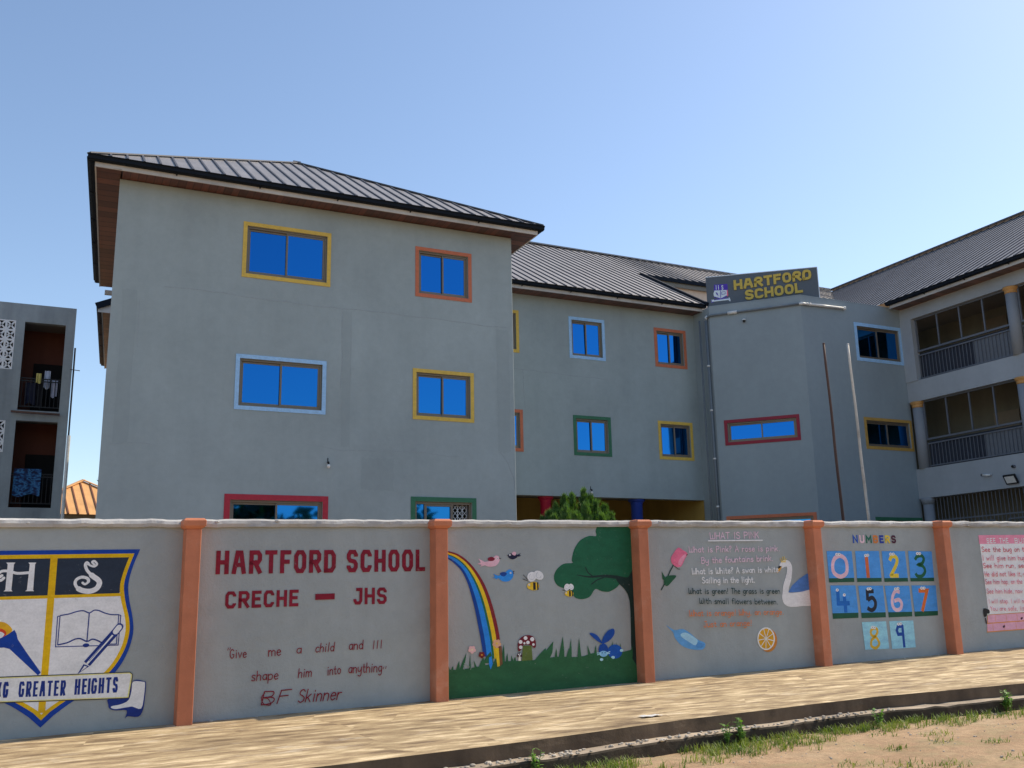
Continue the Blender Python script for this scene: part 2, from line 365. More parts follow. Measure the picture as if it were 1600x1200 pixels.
# pavement slab
g = MB(); xs = frange(-14, 30, 0.2); rows = 10; vv = []; edge = []
for x in xs:
    j = 0.014*mnoise.noise((x*1.7, 0, 0))+0.007*mnoise.noise((x*6, 3, 0)); ey = kerb_y(x)+j*1.6
    edge.append((x, ey, sw_z(x, ey)-0.006+0.012*mnoise.noise((x*5, 9, 0))))
    for k in range(rows+1):
        y = ey+(wall_y(x)-0.01-ey)*k/rows
        vv.append(edge[-1] if k == 0 else (x, y, sw_z(x, y)+0.004*mnoise.noise((x*1.3, y*1.3, 0))))
R = rows+1
g.add(vv, [(i*R+k, (i+1)*R+k, (i+1)*R+k+1, i*R+k+1) for i in range(len(xs)-1) for k in range(rows)])
tag(g.build('pavement', M['pavement'], smooth=True), kind='structure')
# kerb face and the broken drain lip below it
g = MB(); h = MB(); P1 = []; P2 = []; P3 = []; P4 = []
for (x, ey, ez) in edge:
    w = 0.17+0.04*mnoise.noise((x*1.1, 4, 0))+0.035*mnoise.noise((x*5, 4, 3)); jz = 0.012*mnoise.noise((x*4, 7, 0))
    P1.append((x, ey, ez)); P2.append((x, ey+0.004+0.01*mnoise.noise((x*6, 1, 1)), ez-0.15+jz))
    P3.append((x, ey-w, ez-0.16+jz*1.5)); P4.append((x, ey-w-0.015+0.02*mnoise.noise((x*7, 2, 2)), ground_z(x, 9)-0.06))
mid = [(a[0], a[1]+0.006*mnoise.noise((a[0]*9, 5, 5)), (a[2]+b[2])/2) for a, b in zip(P1, P2)]
n_ = len(P1)
g.add(P1+mid+P2, [(r*n_+i, r*n_+i+1, (r+1)*n_+i+1, (r+1)*n_+i) for r in (0, 1) for i in range(n_-1)])
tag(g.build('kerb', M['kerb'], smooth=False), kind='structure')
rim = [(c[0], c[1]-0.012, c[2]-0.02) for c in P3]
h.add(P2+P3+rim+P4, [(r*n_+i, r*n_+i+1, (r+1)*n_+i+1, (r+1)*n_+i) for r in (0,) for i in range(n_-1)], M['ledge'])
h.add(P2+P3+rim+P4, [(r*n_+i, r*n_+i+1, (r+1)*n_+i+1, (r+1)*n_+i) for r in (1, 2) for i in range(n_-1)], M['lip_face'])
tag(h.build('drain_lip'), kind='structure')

# ------------------------------------------------------------------ building kit
class Plane:
    """a vertical wall plane: origin, direction along it, outward normal"""
    def __init__(self, ox, oy, dx, dy):
        l = hypot(dx, dy); self.o = Vector((ox, oy, 0)); self.u = Vector((dx/l, dy/l, 0)); self.n = Vector((dy/l, -dx/l, 0))
    def p(self, t, z, off=0.0): return self.o+self.u*t+self.n*off+Vector((0, 0, z))
    def tz(self, x, y):
        d = ray(x, y); k = self.o.dot(self.n)/d.dot(self.n); q = d*k-self.o; return q.dot(self.u), q.z
def facade(mb, pl, t0, t1, z0, z1, holes, depth, m=None, reveal=None):
    """flat wall with rectangular openings and their reveals"""
    ts = sorted({t0, t1, *[h[0] for h in holes], *[h[1] for h in holes]}); zs = sorted({z0, z1, *[h[2] for h in holes], *[h[3] for h in holes]})
    ts = [t for t in ts if t0 <= t <= t1]; zs = [z for z in zs if z0 <= z <= z1]
    for a, b in zip(ts, ts[1:]):
        for c, d in zip(zs, zs[1:]):
            if any(h[0] < (a+b)/2 < h[1] and h[2] < (c+d)/2 < h[3] for h in holes): continue
            mb.quad(pl.p(a, c), pl.p(b, c), pl.p(b, d), pl.p(a, d), m)
    for (a, b, c, d) in holes:
        a = max(a, t0); b = min(b, t1); c = max(c, z0); d = min(d, z1)
        for (e, f) in (((a, c), (b, c)), ((b, c), (b, d)), ((b, d), (a, d)), ((a, d), (a, c))):
            mb.quad(pl.p(*e), pl.p(*f), pl.p(*f, -depth), pl.p(*e, -depth), reveal or m)
def pbox(mb, pl, t0, t1, z0, z1, o0, o1, m=None):
    P_ = [pl.p(t, z, o) for o in (o0, o1) for t, z in ((t0, z0), (t1, z0), (t1, z1), (t0, z1))]
    mb.add(P_, [(0, 3, 2, 1), (4, 5, 6, 7), (0, 1, 5, 4), (1, 2, 6, 5), (2, 3, 7, 6), (3, 0, 4, 7)], m)
def ring(mb, pl, t0, t1, z0, z1, w, o0, o1, m=None):
    pbox(mb, pl, t0, t1, z1-w, z1, o0, o1, m); pbox(mb, pl, t0, t1, z0, z0+w, o0, o1, m)
    pbox(mb, pl, t0, t0+w, z0+w, z1-w, o0, o1, m); pbox(mb, pl, t1-w, t1, z0+w, z1-w, o0, o1, m)
trng = random.Random(77)
def window(parent, pl, t0, t1, z0, z1, color, label, bw=0.09, split=0.5, extra=None):
    """painted surround (the part) > frame, panes.  Outer size given; returns the hole for facade()"""
    b = MB(); ring(b, pl, t0, t1, z0, z1, bw, 0.0, 0.014)
    w = b.build('window', M[color], parent, label=label)
    a, c, d, e = t0+bw, t1-bw, z0+bw, z1-bw
    f = MB(); ring(f, pl, a+0.004, c-0.004, d+0.004, e-0.004, 0.045, -0.125, -0.045)
    s = a+(c-a)*split
    # two sliding sashes, one behind the other
    ring(f, pl, a+0.05, s+0.025, d+0.05, e-0.05, 0.045, -0.115, -0.090); ring(f, pl, s-0.025, c-0.05, d+0.05, e-0.05, 0.045, -0.085, -0.060)
    f.build('frame', M['frame'], w, bevel=0.003)
    for (q0, q1, o) in ((a+0.093, s-0.02, -0.103), (s+0.018, c-0.093, -0.074)):
        g = MB(); ta, tb = trng.uniform(-.006, .006), trng.uniform(-.008, .008)
        g.quad(pl.p(q0, d+0.093, o-ta-tb), pl.p(q1, d+0.093, o+ta-tb), pl.p(q1, e-0.093, o+ta+tb), pl.p(q0, e-0.093, o-ta+tb)); g.build('pane', M['glass'], w)
    return (a, c, d, e)
def eave(parent, A, B, n, zb, over=0.0, trim=(0, 0), soffit_w=0.55, soffit_mat=None, st=(0, 0)):
    """fascia board, box gutter and soffit along A-B (fascia line); n = outward"""
    A = Vector(A); B = Vector(B); n = Vector(n); d = (B-A).normalized()
    f = MB(); f.bar(A+Vector((0, 0, zb+0.09)), B+Vector((0, 0, zb+0.09)), 0.03, 0.18); f.build('fascia', M['fascia'], parent)
    g = MB(); a = A-d*trim[0]; b = B+d*trim[1]
    prof = [(0.022, 0.105), (0.11, 0.105), (0.15, 0.12), (0.158, 0.185), (0.168, 0.215), (0.185, 0.215), (0.185, 0.20), (0.022, 0.195)]
    pts = [[e+n*o+Vector((0, 0, zb+z)) for o, z in prof] for e in (a, b)]
    k = len(prof); V_ = pts[0]+pts[1]
    g.add(V_, [(i, (i+1) % k, k+(i+1) % k, k+i) for i in range(k)]+[tuple(range(k))[::-1], tuple(range(k, 2*k))])
    L = (b-a).length
    for i in range(1, int(L/1.9)+1):                       # strap brackets
        c = a+d*(i*L/(int(L/1.9)+1)); g.bar(c+n*0.03+Vector((0, 0, zb+0.07)), c+n*0.165+Vector((0, 0, zb+0.12)), 0.03, 0.012)
    g.build('gutter', M['gutter'], parent)
    if soffit_w:
        A = A+d*st[0]; B = B-d*st[1]; s = MB(); s.quad(A-n*0.015+Vector((0, 0, zb+0.012)), B-n*0.015+Vector((0, 0, zb+0.012)), B-n*soffit_w+Vector((0, 0, zb+0.012)), A-n*soffit_w+Vector((0, 0, zb+0.012)))
        s.build('soffit', soffit_mat, parent)
def rib(mb, a, b, m, w=0.042, h=0.036):
    a = Vector(a); b = Vector(b)
    if (b-a).length > 0.05: mb.bar(a+Vector((0, 0, h*0.4)), b+Vector((0, 0, h*0.4)), w, h, m=m)

# ------------------------------------------------------------------ front block of the school
ST = 9.36                                               # soffit height, shared by the whole school
Ym, Yw = 22.0, 26.3
front = thing('school_block', 'three storey grey school block with hipped metal roof, standing nearest the street wall', 'school block', (5.7, 22, -1.4))
fp = Plane(0, Ym, 1, 0)
FX0, FX1 = 0.83, 10.535
holes = []
for (t0, t1, z0, z1, c, lab) in [
    (3.575, 5.668, 7.41, 8.775, 'yellow', 'yellow bordered wide window on the top floor'),
    (7.835, 9.37, 7.44, 8.76, 'orange', 'orange bordered window on the top floor'),
    (3.53, 5.62, 4.275, 5.56, 'sky_blue', 'pale blue bordered wide window on the middle floor'),
    (7.775, 9.40, 4.305, 5.58, 'yellow', 'yellow bordered window on the middle floor'),
    (3.41, 5.73, 0.95, 2.37, 'red', 'red bordered ground floor window')]:
    holes.append(window(front, fp, t0, t1, z0, z1, c, lab, bw=0.125 if c == 'red' else 0.092))
# ground floor sliding window with a burglar grille
b = MB(); ring(b, fp, 7.735, 9.43, 0.95, 2.42, 0.11, 0, 0.014); w = b.build('window', M['green'], front, label='green bordered ground floor window with folding grille')
holes.append((7.845, 9.32, 1.06, 2.31)); f = MB(); ring(f, fp, 7.85, 9.315, 1.065, 2.305, 0.05, -0.125, -0.045)
pbox(f, fp, 8.10, 8.16, 1.115, 2.255, -0.11, -0.06); pbox(f, fp, 8.78, 8.84, 1.115, 2.255, -0.11, -0.06); pbox(f, fp, 8.16, 8.78, 2.205, 2.255, -0.105, -0.065); f.build('frame', M['frame'], w)
for q0, q1, q2 in ((7.90, 8.10, 2.255), (8.16, 8.78, 2.205)): g = MB(); pbox(g, fp, q0, q1, 1.115, q2, -0.106, -0.1); g.build('pane', M['glass'], w)
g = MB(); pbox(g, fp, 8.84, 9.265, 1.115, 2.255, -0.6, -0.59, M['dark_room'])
for k in range(4):
    x = 8.87+k*0.125; g.bar(fp.p(x, 1.12, -0.16), fp.p(x, 2.25, -0.16), 0.012, 0.012, (1, 0, 0), M['steel'])
for k in range(3):
    for j in range(8):
        x = 8.87+k*0.125; z = 1.15+j*0.14
        g.bar(fp.p(x, z, -0.155), fp.p(x+0.125, z+0.14, -0.155), 0.01, 0.01, (0, 1, 0), M['steel']); g.bar(fp.p(x, z+0.14, -0.165), fp.p(x+0.125, z, -0.165), 0.01, 0.01, (0, 1, 0), M['steel'])
g.build('grille', M['steel'], w)
wb = MB(); facade(wb, fp, FX0, FX1-0.02, -1.5, ST, holes, 0.14)
rc = [(FX1-0.02, Ym), (FX1-0.006, Ym+0.006), (FX1, Ym+0.02)]            # softly rounded plaster corner
for (a, b_) in zip(rc, rc[1:]): wb.quad((*a, -1.5), (*b_, -1.5), (*b_, ST), (*a, ST))
wb.quad((FX1, Ym+0.02, -1.5), (FX1, Yw+0.3, -1.5), (FX1, Yw+0.3, ST), (FX1, Ym+0.02, ST))
LX = FX0+0.50                                            # the flank is not quite square to the front
wb.quad((LX, 30.2, -1.5), (FX0, Ym, -1.5), (FX0, Ym, ST), (LX, 30.2, ST)); wb.quad((FX1, 30.2, -1.5), (LX, 30.2, -1.5), (LX, 30.2, ST), (FX1, 30.2, ST))
wb.build('wall', M['school_wall'], front)
# faint plaster ridges where beams and columns show through
rr = random.Random(5)
def wander(pl, pts, w, par, m):
    c = MB()
    for (a, b_) in zip(pts, pts[1:]):
        n = max(2, int((Vector((b_[0]-a[0], b_[1]-a[1], 0)).length)/0.25)); prev = a
        for i in range(1, n+1):
            q = (a[0]+(b_[0]-a[0])*i/n+rr.uniform(-.012, .012), a[1]+(b_[1]-a[1])*i/n+rr.uniform(-.018, .018))
            c.bar(pl.p(*prev, 0.001), pl.p(*q, 0.001), w, 0.004, pl.n, m); prev = q
    c.build('hairline_crack', m, par)
M['crack'] = paint('hairline_crack', (0.33, 0.37, 0.39), 0.9)
wander(fp, [(1.9, 6.96), (3.2, 6.97), (4.1, 6.92), (6.0, 6.90), (8.0, 6.91), (10.4, 6.86)], 0.018, front, M['crack'])
wander(fp, [(5.98, 6.88), (6.0, 5.8), (5.97, 4.9)], 0.014, front, M['crack']); wander(fp, [(6.2, 6.6), (6.22, 5.2)], 0.010, front, M['crack'])
wander(fp, [(10.1, 3.6), (10.3, 3.35), (10.46, 3.0), (10.5, 2.7)], 0.016, front, M['crack']); wander(fp, [(0.95, 3.35), (1.5, 3.42), (1.9, 3.38)], 0.012, front, M['crack'])
wander(fp, [(5.2, 3.55), (6.1, 3.45), (7.9, 3.5), (9.0, 3.42)], 0.010, front, M['crack']); wander(fp, [(1.4, 6.6), (1.42, 5.5)], 0.012, front, M['crack'])
M['patch'] = plaster('repainted_patch', mul3(WALL_C, 0.93), 0.8, 0.06, 0.02, 0.3)
for (x0, z0, x1, z1) in ((1.05, 3.4, 1.35, 6.8), (6.0, 3.55, 6.22, 6.85), (10.05, 3.6, 10.4, 6.8), (6.5, 2.55, 7.3, 3.3)):
    b = MB(); n = 12; o = 0.0025; P_ = []
    for k in range(n): P_.append((x0+(x1-x0)*k/n, z0+rr.uniform(-.03, .03)))
    for k in range(n): P_.append((x1+rr.uniform(-.02, .02), z0+(z1-z0)*k/n))
    for k in range(n): P_.append((x1-(x1-x0)*k/n, z1+rr.uniform(-.03, .03)))
    for k in range(n): P_.append((x0+rr.uniform(-.02, .02), z1-(z1-z0)*k/n))
    b.poly([fp.p(t, z, o) for t, z in P_]); b.build('plaster_patch', M['patch'], front)
# roof
EX0, EX1, EY = 0.30, 11.07, 21.52
roof = MB(); AP = Vector((5.64, 25.95, 12.33)); BK = Vector((5.64, 30.3, 12.33)); ez = ST+0.21
A0 = Vector((EX0-0.15, EY-0.15, ez)); A1 = Vector((EX1+0.12, EY-0.15, ez)); A2 = Vector((EX1+0.12, 30.3, ez)); A3 = Vector((EX0+0.35, 30.3, ez))
roof.add([A0, A1, AP], [(0, 1, 2)], M['roof']); roof.add([A1, A2, BK, AP], [(0, 1, 2, 3)], M['roof']); roof.add([A3, A0, AP, BK], [(0, 1, 2, 3)], M['roof'])
roof.add([A2, A3, BK], [(0, 1, 2)], M['fascia'])
x = EX0-0.05
while x < EX1+0.1:
    t = min((x-A0.x)/(AP.x-A0.x), (A1.x-x)/(A1.x-AP.x))
    rib(roof, (x, A0.y, ez), (x, A0.y+(AP.y-A0.y)*t, ez+(AP.z-ez)*t), M['seam']); x += 0.345
y = EY+0.2
while y < 30.2:
    for (xa, s) in ((A0.x+(y-A0.y)*0.057, 1), (A1.x, -1)):
        t = min(1, (y-A0.y)/(AP.y-A0.y)); rib(roof, (xa, y, ez), (xa+(AP.x-xa)*t, y, ez+(AP.z-ez)*t), M['seam'])
    y += 0.345
rf = roof.build('roof', M['roof'], front)
hc = MB()
for a in (A0, A1): hc.bar(a+Vector((0, 0, 0.02)), AP+Vector((0, 0, 0.03)), 0.12, 0.03, m=M['seam'])
hc.bar(AP+Vector((0, 0, 0.07)), BK+Vector((0, 0, 0.07)), 0.22, 0.035); hc.build('ridge_cap', M['roof'], rf)
eave(front, (EX0, EY, 0), (EX1, EY, 0), (0, -1, 0), ST, trim=(0.17, 0.14), soffit_w=0.49, soffit_mat=M['soffit_x'], st=(0.532, 0.532))
eave(front, (EX0+0.50, 30.3, 0), (EX0, EY, 0), (-0.9984, 0.057, 0), ST, trim=(0, 0.0), soffit_w=0.54, soffit_mat=M['soffit_y'])
eave(front, (EX1, EY, 0), (EX1, 26.0, 0), (1, 0, 0), ST, trim=(0.0, 0), soffit_w=0.54, soffit_mat=M['soffit_y'])
t = MB(); t.bar((0.96, 30.7, 9.32), (1.6, 30.7, 9.32), 0.12, 0.13); t.build('overflow_spout', M['fascia'], front)

# ------------------------------------------------------------------ middle wing
wing = thing('school_wing', 'long grey middle wing raised on coloured columns, between front block and round-cornered stair tower', 'school wing', (15, 26.3, -1.4))
wp = Plane(0, Yw, 1, 0); holes = []
for (t0, t1, z0, z1, c, lab) in [
    (11.46, 12.79, 7.45, 8.82, 'yellow', 'yellow bordered window half hidden by the front block, top floor'),
    (14.57, 15.90, 7.45, 8.83, 'sky_blue', 'pale blue bordered window on the top floor'),
    (17.82, 19.10, 7.445, 8.79, 'orange', 'orange bordered window on the top floor'),
    (11.50, 12.86, 4.35, 5.65, 'orange', 'orange bordered window half hidden by the front block, middle floor'),
    (14.62, 15.99, 4.325, 5.60, 'green', 'green bordered window on the middle floor'),
    (17.79, 19.16, 4.33, 5.61, 'yellow', 'yellow bordered window on the middle floor')]:
    holes.append(window(wing, wp, t0, t1, z0, z1, c, lab, bw=0.10))
wb = MB(); OV = 3.035
facade(wb, wp, 9.0, 19.6, OV, ST+0.3, holes, 0.14)
wb.quad(wp.p(9, OV), wp.p(19.6, OV), wp.p(19.6, OV, -0.3), wp.p(9, OV, -0.3)); wb.quad(wp.p(9, OV, -0.3), wp.p(19.6, OV, -0.3), wp.p(19.6, OV+0.35, -0.3), wp.p(9, OV+0.35, -0.3))
wb.build('wall', M['school_wall'], wing)
wander(wp, [(11.0, 6.98), (12.4, 6.96), (13.6, 6.90), (16.2, 6.85)], 0.02, wing, M['crack']); wander(wp, [(12.9, 6.9), (12.95, 5.6)], 0.016, wing, M['crack'])
b = MB(); b.quad((9, 26.3, OV+0.35), (19.6, 26.3, OV+0.35), (19.6, 30.2, OV+0.35), (9, 30.2, OV+0.35)); b.build('ceiling', M['ceiling'], wing)
b = MB(); b.quad((9, 30.2, -1.5), (19.6, 30.2, -1.5), (19.6, 30.2, OV+0.35), (9, 30.2, OV+0.35)); b.quad((19.44, 26.3, -1.5), (19.44, 30.2, -1.5), (19.44, 30.2, OV+0.35), (19.44, 26.3, OV+0.35)); b.build('ground_floor_wall', M['recess'], wing)
for (cx, r, m, lab) in ((13.73, 0.168, 'column_red', 'glossy dark red round column'), (17.03, 0.185, 'column_blue', 'glossy royal blue round column')):
    b = MB(); b.lathe((cx, 26.62, 0), [(r, -1.5), (r, OV-0.17), (r*1.08, OV-0.16), (r*1.08, OV-0.12), (r*1.16, OV-0.10), (r*1.35, OV-0.07), (r*1.45, OV-0.06), (r*1.45, OV+0.0), (r*1.2, OV+0.34)], 24)
    b.build('column', M[m], wing, smooth=True, label=lab)
# roof of the wing: eave at the front, cut back behind the stair tower
SL = 0.577; RY, RZ = 33.55, 14.17; e0 = Vector((0, 25.55, 9.56))
def wz(y): return 9.56+(y-25.55)*(RZ-9.56)/(RY-25.55)
roof = MB(); CUT = 29.75
roof.add([(9.2, 25.55, wz(25.55)), (19.5, 25.55, wz(25.55)), (19.72, CUT, wz(CUT)), (19.75, RY, RZ), (9.2, RY, RZ)], [(0, 1, 2, 3, 4)], M['roof'])
roof.add([(19.72, CUT, wz(CUT)), (29.4, CUT, wz(CUT)), (33.0, RY, RZ-0.12), (19.75, RY, RZ)], [(0, 1, 2, 3)], M['roof'])
roof.add([(9.2, RY, RZ), (33.0, RY, RZ-0.12), (33, 41.5, 9.56), (9.2, 41.5, 9.56)], [(0, 1, 2, 3)], M['roof'])
x = 9.3
while x < 32.9:
    y0 = 25.55 if x < 19.5 else CUT
    if x > 29.4: y0 = CUT+(x-29.4)/(33-29.4)*(RY-CUT)
    rib(roof, (x, y0, wz(y0)), (x, RY, RZ), M['seam']); x += 0.345
roof.bar((19.5, 25.5, wz(25.5)+0.03), (19.72, CUT, wz(CUT)+0.03), 0.10, 0.12, m=M['gutter'])
rf = roof.build('roof', M['roof'], wing)
b = MB(); b.bar((9.2, RY, RZ+0.07), (33.0, RY, RZ-0.05), 0.26, 0.05); b.build('ridge_cap', M['roof'], rf)
b = MB(); b.bar((19.6, CUT+0.02, wz(CUT)-0.02), (29.4, CUT+0.02, wz(CUT)-0.02), 0.05, 0.14, m=M['gutter'])
b.bar((19.7, CUT+0.10, wz(CUT)-0.17), (29.4, CUT+0.10, wz(CUT)-0.17), 0.05, 0.20, m=M['frame']); b.build('upper_eave', None, wing)
b = MB(); b.quad((19.62, CUT+0.2, 9.2), (27, CUT+0.2, 9.2), (27, CUT+0.2, wz(CUT)-0.05), (19.62, CUT+0.2, wz(CUT)-0.05)); b.build('gable_wall', M['peach'], wing, label='peach painted upper wall under the raised eave')
eave(wing, (9.2, 25.75, 0), (19.46, 25.75, 0), (0, -1, 0), ST, trim=(0, 0.06), soffit_w=0.56, soffit_mat=M['soffit_x'])

# ------------------------------------------------------------------ stair tower
tower = thing('stair_tower', 'flat topped grey stair tower with angled front carrying the school sign', 'stair tower', (21.5, 24, -1.4))
C0 = (19.46, 30.2); C1 = (19.46, 25.385); C2 = (21.46, 23.2); C3 = (25.86, 23.2); TT = 9.42
ap = Plane(*C1, C2[0]-C1[0], C2[1]-C1[1]); ALEN = hypot(C2[0]-C1[0], C2[1]-C1[1]); bp = Plane(*C2, 1, 0)
def tzbox(pl, a, b_): t0, z1 = pl.tz(*a); t1, z0 = pl.tz(*b_); return t0, t1, z0, z1
ha = [window(tower, ap, *tzbox(ap, (1131, 657), (1252, 687.5)), 'dark_red', 'dark red bordered low wide stair window', bw=0.10)]
t0, z1 = ap.tz(1135, 807); t1, _ = ap.tz(1276, 803)
ha.append(window(tower, ap, t0, t1, 1.0, z1, 'orange', 'orange bordered ground floor window', bw=0.10))
hb = [window(tower, bp, 2.21, 4.33, 7.44, 8.76, 'sky_blue', 'pale blue bordered window beside the balconies', bw=0.115),
      window(tower, bp, 2.24, 4.36, 4.50, 5.55, 'ochre', 'ochre bordered window beside the balconies', bw=0.10),
      window(tower, bp, 2.32, 4.36, 1.0, 2.31, 'green', 'green bordered ground floor window', bw=0.11)]
b = MB(); sp = Plane(*C0, 0, -1)
facade(b, sp, 0, C0[1]-C1[1], -1.5, TT, [], 0); facade(b, ap, 0, ALEN, -1.5, TT, ha, 0.14); facade(b, bp, 0, C3[0]-C2[0], -1.5, TT, hb, 0.14)
b.poly([(*C0, TT-0.12), (*C1, TT-0.12), (*C2, TT-0.12), (*C3, TT-0.12), (C3[0], 26.3, TT-0.12)])
for (q, r) in ((C1, C2), (C2, C3)):
    pl = Plane(*q, r[0]-q[0], r[1]-q[1]); L = hypot(r[0]-q[0], r[1]-q[1]); pbox(b, pl, 0.0, L, TT+0.001, TT+0.03, -0.16, 0.006)
b.build('wall', M['tower_wall'], tower)
# rain pipes: one down the inner corner, one round the parapet
b = MB(); dx, dy = C1[0]-0.09, C1[1]+0.1
b.tube([(dx, dy, -1.4), (dx, dy, 9.0)], 0.045, 10, M['grey_pipe']); b.tube([(dx-0.10, dy+0.22, -1.4), (dx-0.10, dy+0.22, 9.0)], 0.03, 8, M['grey_pipe'])
dp = b.build('downpipe', M['grey_pipe'], tower, smooth=True)
for z in (1.2, 2.75, 4.3, 5.9, 7.4): b = MB(); b.lathe((dx, dy, z), [(0.052, -0.025), (0.056, 0), (0.052, 0.025)], 10); b.build('pipe_clip', M['white_plastic'], dp, smooth=True)
b = MB(); b.tube([(dx, dy, 8.97), (dx, dy, 9.05), (dx+0.05, dy-0.05, 9.10)], 0.055, 10); b.build('pipe_elbow', M['white_plastic'], dp, smooth=True)
b = MB(); q0 = ap.p(0.02, 9.10, 0.06); q1 = ap.p(ALEN-0.05, 9.13, 0.06); b.tube([(dx, dy, 9.05), q0, q1], 0.035, 10, M['grey_pipe'])
b.tube([ap.p(0.62, 9.113, 0.06), ap.p(0.92, 9.117, 0.06)], 0.055, 10, M['white_plastic'])
b.build('parapet_pipe', None, tower, smooth=True)
b = MB(); b.tube([q1, bp.p(0.02, 9.13, 0.07), bp.p(0.15, 9.135, 0.07)], 0.042, 10); b.tube([bp.p(0.15, 9.135, 0.07), bp.p(1.80, 9.17, 0.07)], 0.040, 10)
b.lathe(tuple(bp.p(1.80, 9.11, 0.07)), [(0.045, 0), (0.052, 0.03), (0.052, 0.09), (0.03, 0.12)], 10)
for t in (0.18, 0.30): b.tube([bp.p(t, 9.137, 0.07), bp.p(t+0.04, 9.138, 0.07)], 0.052, 10)
b.build('white_pipe', M['white_plastic'], tower, smooth=True)

# ------------------------------------------------------------------ right hand classroom block with balconies
Xr = 25.80
right = thing('balcony_block', 'grey classroom block with railed balconies and orange capped columns, at right', 'classroom block', (27, 19, -1.4))
YA, YB = 15.8, 23.2
b = MB()
for (z0, z1) in ((8.95, ST), (6.14, 6.83), (2.93, 3.90)): b.box(Xr, YA, z0, Xr+0.28, YB-0.002, z1)
b.box(Xr-0.03, 22.72, 6.83, Xr+0.25, 23.195, 8.95)
for (y0, y1) in ((YA-0.3, YA-0.002),): b.box(Xr, y0, -1.5, 33, y1, ST)
b.poly([(25.5, YA-0.31, ST-0.01), (40.4, YA-0.31, ST-0.01), (32.95, YA-0.31, 13.7)]); b.build('wall', M['colonnade_wall'], right)
for z in (6.62, 3.42): b = MB(); b.box(Xr+0.285, YA, z, 28.2, YB+3, z+0.15); b.build('floor_slab', M['ceiling'], right)
b = MB()
b.box(Xr+0.285, YA, 9.2, 28.2, YB+3, 9.34); b.build('ceiling', M['ceiling'], right)
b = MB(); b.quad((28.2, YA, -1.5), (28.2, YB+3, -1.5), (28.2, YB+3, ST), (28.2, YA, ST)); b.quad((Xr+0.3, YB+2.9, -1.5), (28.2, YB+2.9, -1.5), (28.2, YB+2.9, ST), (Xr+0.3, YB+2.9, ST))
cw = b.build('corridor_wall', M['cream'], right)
for z in (-1.3, 3.6, 6.78):
    for y in (17.6, 20.9): d = MB(); d.box(28.13, y, z, 28.19, y+0.95, z+2.1); d.build('door', M['frame'], right)
for (yc, z0, z1) in ((22.93, 3.90, 6.14), (22.93, -1.5, 2.93), (18.98, 6.83, 8.95), (18.98, 3.90, 6.14), (18.98, -1.5, 2.93)):
    cx, r = Xr+0.10, 0.172
    cb = MB(); cb.lathe((cx, yc, 0), [(r, z0), (r, z1-0.2)], 24); col = cb.build('column', M['column_grey'], right, smooth=True)
    if z0 > 0:
        k = MB(); k.lathe((cx, yc, 0), [(r*1.05, z1-0.205), (r*1.08, z1-0.14), (r*1.02, z1-0.13), (r*1.12, z1-0.10), (r*1.30, z1-0.06), (r*1.30, z1-0.003)], 24); k.build('capital', M['orange_trim'] if 'orange_trim' in M else M['ochre'], col, smooth=True)
    else:
        k = MB(); k.lathe((cx, yc, 0), [(r*1.05, z1-0.205), (r*1.3, z1-0.08), (r*1.35, z1-0.003)], 24); k.build('capital', M['column_grey'], col, smooth=True)
def bay(y0, y1, zs, zt, zr):
    """security frame over a balcony rail; y0 nearest the tower (far), y1 nearer the street"""
    x = Xr+0.16; f = MB(); L = y0-y1
    for k in range(5): f.box(x-0.02, y0-L*k/4-0.022 if k < 4 else y1, zr, x+0.02, y0-L*k/4+0.022 if k < 4 else y1+0.044, zt-0.05)
    f.box(x-0.025, y1, zt-0.05, x+0.025, y0+0.02, zt-0.001); f.build('security_frame', M['rail'], right)
    r = MB(); r.box(x-0.035, y1, zr-0.06, x+0.035, y0+0.02, zr); r.box(x-0.02, y1, zr-0.20, x+0.02, y0+0.02, zr-0.16); r.box(x-0.02, y1, zs+0.05, x+0.02, y0+0.02, zs+0.09)
    n = 26
    for k in range(n+1): yy = y0-(L-0.04)*k/n; r.box(x-0.009, yy-0.009, zs+0.09, x+0.009, yy+0.009, zr-0.16)
    r.build('railing', M['rail'], right)
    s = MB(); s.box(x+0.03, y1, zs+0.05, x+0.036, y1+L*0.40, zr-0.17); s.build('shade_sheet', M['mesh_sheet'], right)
    s = MB(); s.box(x+0.05, y1, zs+0.02, x+0.056, y0, zr-0.10); s.build('dark_lining', M['lining'], right)  # added panel, painted dark in place of the corridor's shade
bay(22.70, 19.18, 6.83, 8.95, 7.86); bay(22.73, 19.18, 3.90, 6.14, 4.88); bay(18.78, 15.82, 6.83, 8.95, 7.86); bay(18.78, 15.82, 3.90, 6.14, 4.88)
for (y0, y1) in ((22.74, 19.18), (18.78, 15.82)):
    r = MB(); x = Xr+0.12; n = 26
    for k in range(n+1): yy = y0-(y0-y1)*k/n; r.box(x-0.009, yy-0.009, -1.3, x+0.009, yy+0.009, 2.93)
    for z in (2.19, 1.55, 0.2): r.box(x-0.02, y1, z-0.02, x+0.02, y0, z+0.02)
    for k in range(3): a = y1+(y0-y1)*(k+0.15)/3; r.box(x-0.03, a, 2.02, x+0.03, a+0.7, 2.06); r.box(x-0.03, a, 1.2, x+0.03, a+0.03, 2.02); r.box(x-0.03, a+0.67, 1.2, x+0.03, a+0.7, 2.02)
    r.build('gate_grille', M['rail'], right)
